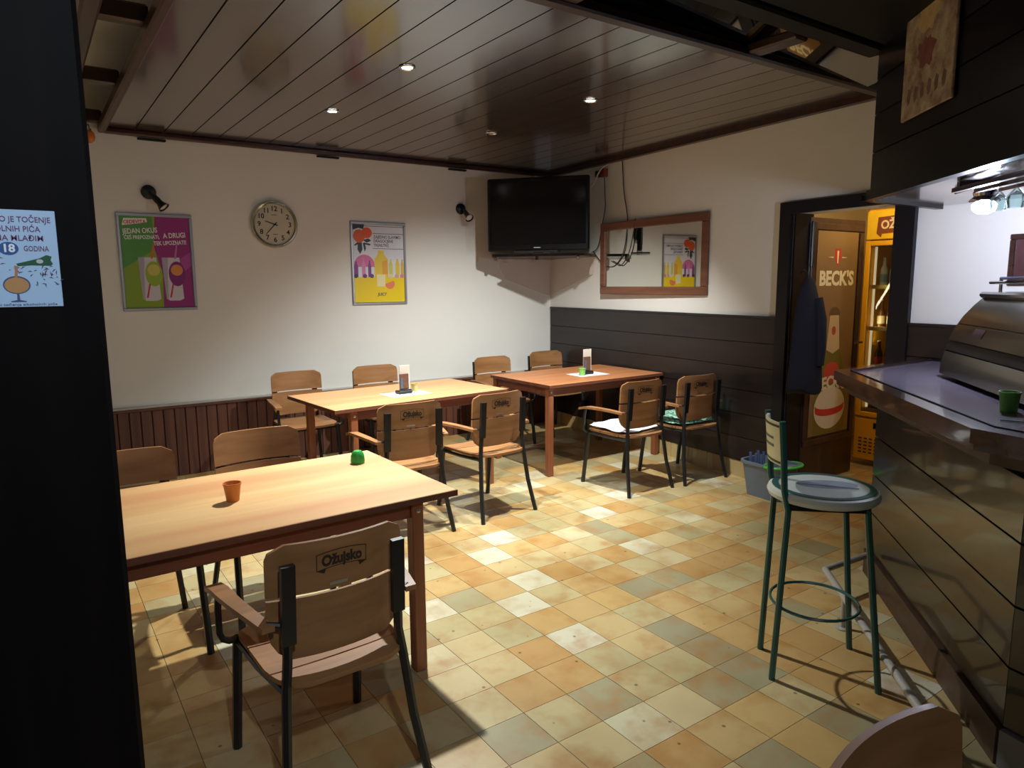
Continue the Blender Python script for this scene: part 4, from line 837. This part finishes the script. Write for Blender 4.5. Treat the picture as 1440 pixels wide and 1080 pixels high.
# ------------------------------------------------------------------ bar stool
sx_, sy_ = -2.40, -4.815; fdir = Vector((0.281, -0.26)).normalized(); ang = math.atan2(fdir.y, fdir.x)-PI/2   # local +Y faces the bar
stl = thing('bar_stool', 'green metal bar stool with round padded seat by the bar', 'stool', (sx_, sy_, 0), ang)
def loc2(x, y): 
    v = Matrix.Rotation(-ang, 2) @ Vector((x-sx_, y-sy_)); return v.x, v.y
M_GREEN = mat('dark_green_metal', S(30, 78, 72), 0.35); M_SEAT = mat('pale_grey_seat', S(192, 192, 176), 0.6)
feet = {'rl': loc2(-2.569, -4.744), 'rr': loc2(-2.403, -4.571), 'fl': loc2(-2.319, -5.042), 'fr': loc2(-2.09, -4.795)}
rsl = {k_: (v[0], v[1]) for k_, v in feet.items()}
hw_ = 0.13; hr = 0.11
rsl['rl'] = (rsl['rl'][0], rsl['rl'][1]); 
s0 = 1
for k_, (fx, fy) in feet.items():
    sgn = -1 if fx < 0 else 1
    if k_[0] == 'r':
        tx = sgn*0.115; MB().tube([(fx, fy, 0), (tx, -0.155, 0.72), (tx, -0.172, 0.80), (tx*1.04, -0.180, 0.92), (tx*1.06, -0.192, 1.065)], 0.0125, 8).build('rear_leg', M_GREEN, stl)
    else:
        tx = sgn*0.125; MB().tube([(fx, fy, 0), (tx, 0.125, 0.74)], 0.0125, 8).build('front_leg', M_GREEN, stl)
MB().tube([(0.175*math.cos(2*PI*i/32), 0.165*math.sin(2*PI*i/32)-0.01, 0.315) for i in range(32)], 0.006, 6, closed=True).build('foot_ring', M_GREEN, stl)
for sg_ in (-1, 1): MB().bar((sg_*0.12, -0.15, 0.735), (sg_*0.125, 0.13, 0.735), 0.02, 0.02).build('seat_rail', M_BLK, stl)
for yy in (-0.15, 0.13): MB().bar((-0.12, yy, 0.737), (0.12, yy, 0.737), 0.02, 0.018).build('cross_rail', M_BLK, stl)
MB().lathe([(0.001, 0.745), (0.180, 0.745), (0.200, 0.752), (0.206, 0.768), (0.200, 0.783), (0.189, 0.788), (0.168, 0.7885), (0.001, 0.7875)], 40).build('seat', M_SEAT, stl)
MB().lathe([(0.164, 0.7880), (0.188, 0.7876), (0.188, 0.7905), (0.164, 0.7912)], 40).build('seat_band', M_GREEN, stl)
flat('seat_print', disc(0.0, 0.0, 0.162, 0.162, 32), 0.7895, mat('worn_grey_print', S(168, 174, 162), 0.55, var=0.2, ns=7), stl)
flat('seat_emblem', disc(-0.02, 0.02, 0.06, 0.115, 24), 0.7900, mat('dark_worn_emblem', S(112, 120, 128), 0.6, var=0.3, ns=20), stl)
flat('seat_emblem', [(-0.03, -0.09), (-0.015, -0.095), (0.04, 0.12), (0.025, 0.125)], 0.7904, mat('dark_worn_ink', S(60, 70, 76), 0.6), stl)
def srp(x, z): return (x, -0.180-0.085*(z-0.92)-0.10*max(0, 0.0)+0.9*(x*x-0.0144)*-1*0.0-0.03*(1-(x/0.12)**2), z)
def sb(z): return 0.118
M_SB = mat('cream_backrest', S(196, 186, 140), 0.55, var=0.12)
MB().slab([(0.89+0.165*i/6, -0.118, 0.118) for i in range(7)], srp, (0, 0.010, 0), 10).build('backrest', M_SB, stl)
for z0 in (0.897, 1.037): MB().slab([(z0+0.009*i, -0.117, 0.117) for i in range(2)], lambda x, z: (srp(x, z)[0], srp(x, z)[1]-0.0012, z), (0, 0.001, 0), 10).build('backrest_stripe', M_BLK, stl)
for z0 in (0.955, 0.985): MB().slab([(z0+0.010*i, -0.06, 0.06) for i in range(2)], lambda x, z: (x, srp(x, z)[1]-0.0012, z), (0, 0.001, 0), 8).build('backrest_stripe', mat('dark_olive_ink', S(84, 84, 66), 0.6), stl)
MB().slab([(1.035+0.015*i, -0.10, 0.10) for i in range(2)], lambda x, z: (x, srp(x, z)[1]+0.0108, z), (0, 0.001, 0), 8).build('backrest_stripe', pm(150, 190, 226), stl)

# ------------------------------------------------------------------ mop bucket
bu = thing('mop_bucket', 'grey mop bucket with green handle beside the door', 'bucket', (-0.47, -3.25, 0), math.radians(-92))
M_BUCK = mat('grey_plastic', S(104, 116, 128), 0.5)
def rrect(w_, d_, r_, n=5):
    P = []
    for cx, cy, a0 in ((w_/2-r_, d_/2-r_, 0), (-w_/2+r_, d_/2-r_, PI/2), (-w_/2+r_, -d_/2+r_, PI), (w_/2-r_, -d_/2+r_, 1.5*PI)):
        P += [(cx+r_*math.cos(a0+PI/2*i/n), cy+r_*math.sin(a0+PI/2*i/n)) for i in range(n+1)]
    return P
rings = [(0.30, 0.20, 0.0), (0.36, 0.245, 0.235), (0.385, 0.265, 0.24), (0.385, 0.265, 0.262), (0.355, 0.24, 0.262), (0.285, 0.185, 0.012)]
b = MB(); vs = []; n = 24
for w_, d_, z_ in rings: vs += [(x, y, z_) for x, y in rrect(w_, d_, 0.06)]
fs = [(i*n+k_, i*n+(k_+1) % n, (i+1)*n+(k_+1) % n, (i+1)*n+k_) for i in range(len(rings)-1) for k_ in range(n)]+[tuple(range(n-1, -1, -1)), tuple(5*n+k_ for k_ in range(n))]
b.add(vs, fs, False).build('bucket_body', M_BUCK, bu)
MB().tube([(0.13+0.09*math.cos(a_), 0.125*math.sin(a_), 0.245+0.03*math.cos(a_)) for a_ in [2*PI*i/28 for i in range(28)]], 0.010, 8, closed=True).build('wringer_rim', M_BUCK, bu)
MB().tube([(0.11+0.12*math.cos(a_), 0.15*math.sin(a_), 0.255+0.012*math.cos(a_)) for a_ in [PI*2*i/28 for i in range(28)]], 0.009, 8, closed=True).build('handle', mat('bright_green_handle', S(70, 196, 60), 0.4), bu)
for i in range(6):
    a_ = -0.5+i*0.2; MB().bar((-0.13+0.045*(i % 3), -0.05+0.04*(i//3)*2, 0.2), (-0.135+0.05*(i % 3), -0.055+0.045*(i//3)*2, 0.315), 0.022, 0.008).build('mop_strip', mat('blue_grey_mop', S(74, 90, 130), 0.7), bu)

# ------------------------------------------------------------------ store room door, coat, fridge
dr = thing('door_2', 'open brown door with a beer poster leading to the store room', None, (-0.08, -3.235, 0.0)); dr['kind'] = 'structure'
M_DOOR = wood('brown_door', S(70, 46, 34), S(46, 30, 23), 2, 14, 0.4)
MB().bbox((0.37, 0.02, 1.03), (0.74, 0.04, 2.04), 0.004).build('leaf', M_DOOR, dr)
for c, d in (((0.37, -0.006, 1.985), (0.70, 0.012, 0.05)), ((0.37, -0.006, 0.33), (0.70, 0.012, 0.05)), ((0.035, -0.006, 1.15), (0.05, 0.012, 1.6)), ((0.69, -0.006, 1.15), (0.06, 0.012, 1.6))): MB().bbox(c, d, 0.004).build('moulding', M_DOOR, dr)
hd = MB().bbox((0.705, -0.006, 1.02), (0.032, 0.008, 0.24), 0.003).build('lock_plate', mat('brass_plate', S(150, 120, 70), 0.35, 0.9), dr)
MB().tube([(0.705, -0.008, 1.09), (0.705, -0.05, 1.09), (0.60, -0.052, 1.09)], 0.009, 8).build('handle', M_CHROME, dr)
M_PBG = mat('brown_poster', S(128, 100, 66), 0.35, var=0.12, ns=4)
dp = thing('door_poster', 'tall brown beer poster fixed to the open door', 'poster', M=frame((0.285, -3.2365, 1.165), (1, 0, 0), (0, 0, 1)))
MB().box((0, 0, 0.0015), (0.555, 1.58, 0.003)).build('sheet', M_PBG, dp)
CRM = pm(214, 200, 160)
text('lettering', "BECK'S", 0.15, CRM, dp, 0.0, 0.43, 0.0035, 0.006, width=0.47)
flat('emblem', [(-0.04, 0.66), (0.04, 0.66), (0.045, 0.59), (0.0, 0.525), (-0.045, 0.59)], 0.0035, pm(176, 52, 36), dp)
flat('emblem', [(-0.012, 0.645), (0.012, 0.645), (0.008, 0.55), (-0.008, 0.55)], 0.004, CRM, dp)
flat('emblem_line', [(-0.14, 0.595), (-0.06, 0.6), (-0.06, 0.59)], 0.0035, CRM, dp); flat('emblem_line', [(0.14, 0.595), (0.06, 0.6), (0.06, 0.59)], 0.0035, CRM, dp)
flat('printed_bottle', [(-0.065, 0.16), (0.065, 0.16), (0.10, -0.12), (0.20, -0.36), (0.225, -0.55), (0.215, -0.785), (-0.215, -0.785), (-0.235, -0.55), (-0.19, -0.36), (-0.09, -0.12)], 0.0032, pm(110, 98, 34), dp)
flat('printed_cap', disc(0, 0.165, 0.075, 0.05, 16), 0.0034, pm(96, 70, 44), dp)
flat('printed_foil', [(-0.06, 0.15), (0.06, 0.15), (0.095, -0.115), (0.0, -0.15), (-0.09, -0.115)], 0.0036, pm(190, 160, 116), dp)
flat('printed_emblem', disc(0, 0.03, 0.03, 0.035, 12), 0.0039, pm(170, 70, 50), dp)
flat('printed_neck_label', disc(0, -0.30, 0.11, 0.085, 20), 0.0036, pm(184, 66, 50), dp)
flat('printed_label', disc(0, -0.58, 0.215, 0.17, 28), 0.0036, pm(206, 190, 158), dp)
flat('printed_label_stripe', [(-0.205, -0.56)]+disc(0, -0.60, 0.20, 0.045, 12, PI, 2*PI)+[(0.205, -0.56)]+disc(0, -0.555, 0.195, 0.035, 8, 2*PI, PI), 0.0039, pm(190, 52, 40), dp)
text('lettering', "BECK'S", 0.13, CRM, dp, 0.0, -0.43, 0.0042, 0.005, width=0.40, arch=0.05)
# coat on the door edge
co = thing('hanging_coat', 'dark navy coat hanging at the open door', 'coat', (-0.235, -3.335, 0.0), math.radians(-25))
M_COAT = mat('navy_cloth', S(17, 20, 34), 0.9, var=0.2, bump=0.3)
b = MB(); vs = []; n = 28; lv = [(1.60, 0.03, 0.02), (1.55, 0.055, 0.035), (1.44, 0.085, 0.05), (1.3, 0.10, 0.055), (1.1, 0.115, 0.06), (0.9, 0.125, 0.065), (0.80, 0.13, 0.065), (0.78, 0.12, 0.055)]
for z_, rx_, ry_ in lv:
    for k_ in range(n):
        a_ = 2*PI*k_/n; f_ = 1+0.16*math.sin(a_*5+z_*3)*(1.6-z_); vs.append((rx_*f_*math.cos(a_), ry_*f_*math.sin(a_), z_+(0.03*math.sin(a_*2) if z_ < 0.8 else 0)))
fs = [(i*n+k_, i*n+(k_+1) % n, (i+1)*n+(k_+1) % n, (i+1)*n+k_) for i in range(len(lv)-1) for k_ in range(n)]+[tuple(range(n)), tuple(7*n+k_ for k_ in range(n))]
b.add(vs, fs, True).build('coat_body', M_COAT, co)
b = MB(); b.tube([(0.06, -0.02, 1.46), (0.085, -0.03, 1.3), (0.09, -0.035, 1.1), (0.09, -0.03, 0.97)], [0.04, 0.048, 0.045, 0.04], 12).build('sleeve', M_COAT, co)
MB().tube([(0, 0, 1.57), (0, 0.02, 1.64), (0.0, 0.07, 1.66), (0, 0.10, 1.64)], 0.008, 6).build('hanging_loop', M_BLK, co)
hk = tag(MB().bbox((-0.06, -3.246, 1.85), (0.05, 0.02, 0.34), 0.006).build('coat_rail', M_BLK), 'dark coat hook strip at the top of the open door', 'hook')

FX = 0.95
fg = thing('drinks_fridge', 'yellow drinks fridge with glass door in the store room', 'fridge', (FX, -3.43, 0))
M_YEL = mat('yellow_enamel', S(232, 168, 30), 0.4); M_YIN = mat('fridge_inside', S(170, 150, 100), 0.5)
FW, FD, FH = 0.66, 0.62, 2.16
for c, d, nm in (((FD/2, FW/2-0.015, FH/2+0.03), (FD, 0.03, FH-0.06), 'side_wall'), ((FD/2, -FW/2+0.015, FH/2+0.03), (FD, 0.03, FH-0.06), 'side_wall'), ((FD-0.02, 0, FH/2+0.03), (0.03, FW-0.06, FH-0.06), 'rear_wall'), ((FD/2, 0, FH-0.015), (FD, FW-0.06, 0.03), 'roof'), ((FD/2, 0, 0.25), (FD-0.04, FW-0.06, 0.40), 'motor_box')):
    MB().bbox(c, d, 0.004).build(nm, M_YIN if nm == 'rear_wall' else M_YEL, fg)
gril = MB().bbox((-0.012, 0, 0.235), (0.022, FW, 0.36), 0.006).build('grille_panel', M_YEL, fg)
for c in range(7):
    for r_ in range(5): MB().box((-0.0245, FW/2-0.06-c*0.045, 0.12+r_*0.03), (0.003, 0.028, 0.010)).build('vent_slot', M_BLACKGAP, gril)
MB().box((-0.0245, FW/2-0.20, 0.36), (0.004, 0.07, 0.05)).build('control_panel', M_BLK, gril)
MB().lathe([(0.001, 0), (0.009, 0), (0.006, 0.006), (0.001, 0.007)], 10, c=(-0.027, FW/2-0.215, 0.36), M=Matrix.Rotation(-PI/2, 3, 'Y')).build('pilot_light', mat('red_pilot_light', (1.0, 0.08, 0.1), 0.4, emit=6.0, var=0), gril)
hdp = MB().bbox((-0.012, 0, 2.03), (0.022, FW, 0.23), 0.006).build('header_panel', mat('yellow_header', S(236, 190, 36), 0.4), fg)
Mh = frame((-0.0245, 0, 2.03), (0, -1, 0), (0, 0, 1))
flat('banner', [(-0.235, 0.065), (0.18, 0.085), (0.18, -0.055), (-0.20, -0.07), (-0.205, -0.10), (-0.245, -0.065)], 0.0, pm(126, 64, 32), hdp, Mh)
text('lettering', 'OŽUJSKO', 0.095, pm(226, 206, 170), hdp, -0.03, 0.005, 0.001, 0.003, width=0.36, rot=0.04, M=Mh)
dz0, dz1 = 0.43, 1.905
for c, d in (((-0.015, FW/2-0.022, (dz0+dz1)/2), (0.026, 0.044, dz1-dz0)), ((-0.015, -FW/2+0.022, (dz0+dz1)/2), (0.026, 0.044, dz1-dz0)), ((-0.015, 0, dz1-0.02), (0.026, FW-0.09, 0.04)), ((-0.015, 0, dz0+0.02), (0.026, FW-0.09, 0.04))): MB().bbox(c, d, 0.004).build('door_frame', M_YEL, fg)
MB().box((-0.015, 0, (dz0+dz1)/2), (0.005, FW-0.09, dz1-dz0-0.085)).build('door_glass', glass('fridge_glass', (0.82, 0.82, 0.76)), fg)
shz = [0.47, 0.82, 1.17, 1.52]
for z_ in shz:
    s_ = MB().bbox((0.28, 0, z_), (0.46, FW-0.07, 0.014), 0.003).build('shelf', mat('white_wire_shelf', S(206, 198, 170), 0.5), fg)
    MB().bbox((0.045, 0, z_+0.008), (0.008, FW-0.07, 0.034), 0.002).build('price_rail', mat('cream_price_rail', S(214, 190, 120), 0.5), s_)
BOT = [('brown glass beer bottle', (66, 38, 20), (190, 160, 90)), ('clear water bottle', (186, 190, 180), (120, 140, 160)), ('dark brown bottle with red label', (54, 26, 20), (150, 44, 36)), ('amber beer bottle', (96, 56, 24), (206, 190, 150))]
lev = ['lowest', 'second lowest', 'second highest', 'highest']; colw = ['leftmost', 'second from left', 'third from left', 'fourth from left']
for si, z_ in enumerate(shz):
    nm, c1, c2 = BOT[[0, 2, 3, 1][si]]
    for k_ in range(4):
        t = thing('drink_bottle', '%s, %s fridge shelf, %s' % (nm, lev[si], colw[k_]), 'bottle', (FX+0.14, -3.43+FW/2-0.085-k_*0.082, z_+0.0075), 0, 'bottles in the drinks fridge')
        bo = MB().lathe([(0.001, 0), (0.029, 0), (0.031, 0.01), (0.031, 0.13), (0.026, 0.155), (0.014, 0.185), (0.012, 0.225), (0.014, 0.228), (0.014, 0.236), (0.001, 0.236)], 14).build('bottle_body', mat('bottle_%d' % si, S(*c1), 0.15), t)
        MB().lathe([(0.0315, 0.04), (0.0318, 0.042), (0.0318, 0.105), (0.0315, 0.107)], 14).build('bottle_label', mat('bottle_label_%d' % si, S(*c2), 0.5), t)
        MB().lathe([(0.001, 0.2365), (0.0145, 0.2365), (0.0145, 0.244), (0.001, 0.246)], 12).build('bottle_cap', M_STEEL, t)
# added tube and area light to brighten the fridge interior
tb = MB().tube([(0.06, FW/2-0.05, 0.50), (0.06, FW/2-0.05, 1.86)], 0.010, 8).build('added_strip_light', mat('added_fridge_tube', (1.0, 0.88, 0.62), 0.5, emit=0.5, var=0), fg)
L = bpy.data.lights.new('added_fridge_light', 'AREA'); L.shape = 'RECTANGLE'; L.size = 0.02; L.size_y = 1.3; L.energy = 2.0; L.color = (1.0, 0.85, 0.6)
lo = bpy.data.objects.new('added_fridge_light', L); COL.objects.link(lo); lo.parent = fg; lo.location = (0.075, FW/2-0.065, 1.18)
lo.rotation_euler = Matrix(((1, 0, 0), (0, 0, 1), (0, 1, 0))).transposed().to_euler(); lo.rotation_euler = Vector((0.5, -0.86, 0)).to_track_quat('-Z', 'Z').to_euler()
# store room lamp
sl = thing('store_lamp', 'warm bulb lamp on the store room ceiling', 'lamp', (0.35, -3.75, 2.67))
MB().lathe([(0.001, 0.0), (0.05, 0.0), (0.05, -0.02), (0.02, -0.04), (0.001, -0.04)], 16).build('socket', M_BLK, sl)
MB().lathe([(0.001, -0.04), (0.018, -0.045), (0.032, -0.075), (0.028, -0.1), (0.001, -0.115)], 16).build('bulb', mat('lit_warm_bulb', (1.0, 0.75, 0.4), 0.5, emit=12.0, var=0), sl)
L = bpy.data.lights.new('store_light', 'POINT'); L.energy = STORE_W; L.color = STORE_COL; L.shadow_soft_size = 0.05
lo = bpy.data.objects.new('store_light', L); COL.objects.link(lo); lo.parent = sl; lo.location = (0, 0, -0.17)

# ------------------------------------------------------------------ small ornaments by the pillar
orn = thing('hanging_ornament', 'small shiny orange ornament hanging by the dark pillar top', 'ornament', (-4.40, -0.16, 2.64))
MB().lathe([(0.001, 0.05), (0.012, 0.045), (0.03, 0.03), (0.036, 0.0), (0.028, -0.03), (0.012, -0.044), (0.001, -0.046)], 16, c=(0, 0, 0.03)).build('glass_ball', mat('orange_glass_ball', S(196, 104, 30), 0.12), orn)
MB().lathe([(0.001, 0.07), (0.014, 0.07), (0.014, 0.085), (0.001, 0.088)], 12).build('cap', M_CHROME, orn)
MB().tube([(0, 0, 0.085), (0, 0, 0.10), (0, 0.02, 0.118), (-0.02, 0.05, 0.12)], 0.004, 6).build('hook', M_BLK, orn)
tw = thing('dry_twig', 'dark forked dry twig sticking out beside the dark pillar', 'twig', (-4.62, -0.35, 2.45))
MB().tube([(0, 0.35, -0.08), (0.03, 0.2, -0.04), (0.10, 0.02, 0.0), (0.15, 0.0, 0.02), (0.18, -0.02, 0.08)], [0.01, 0.012, 0.012, 0.01, 0.006], 6).build('stem', M_BLACKGAP, tw)
MB().tube([(0.08, 0.05, 0.0), (0.09, 0.04, -0.06), (0.12, 0.03, -0.11)], [0.011, 0.008, 0.004], 6).build('side_shoot', M_BLACKGAP, tw)
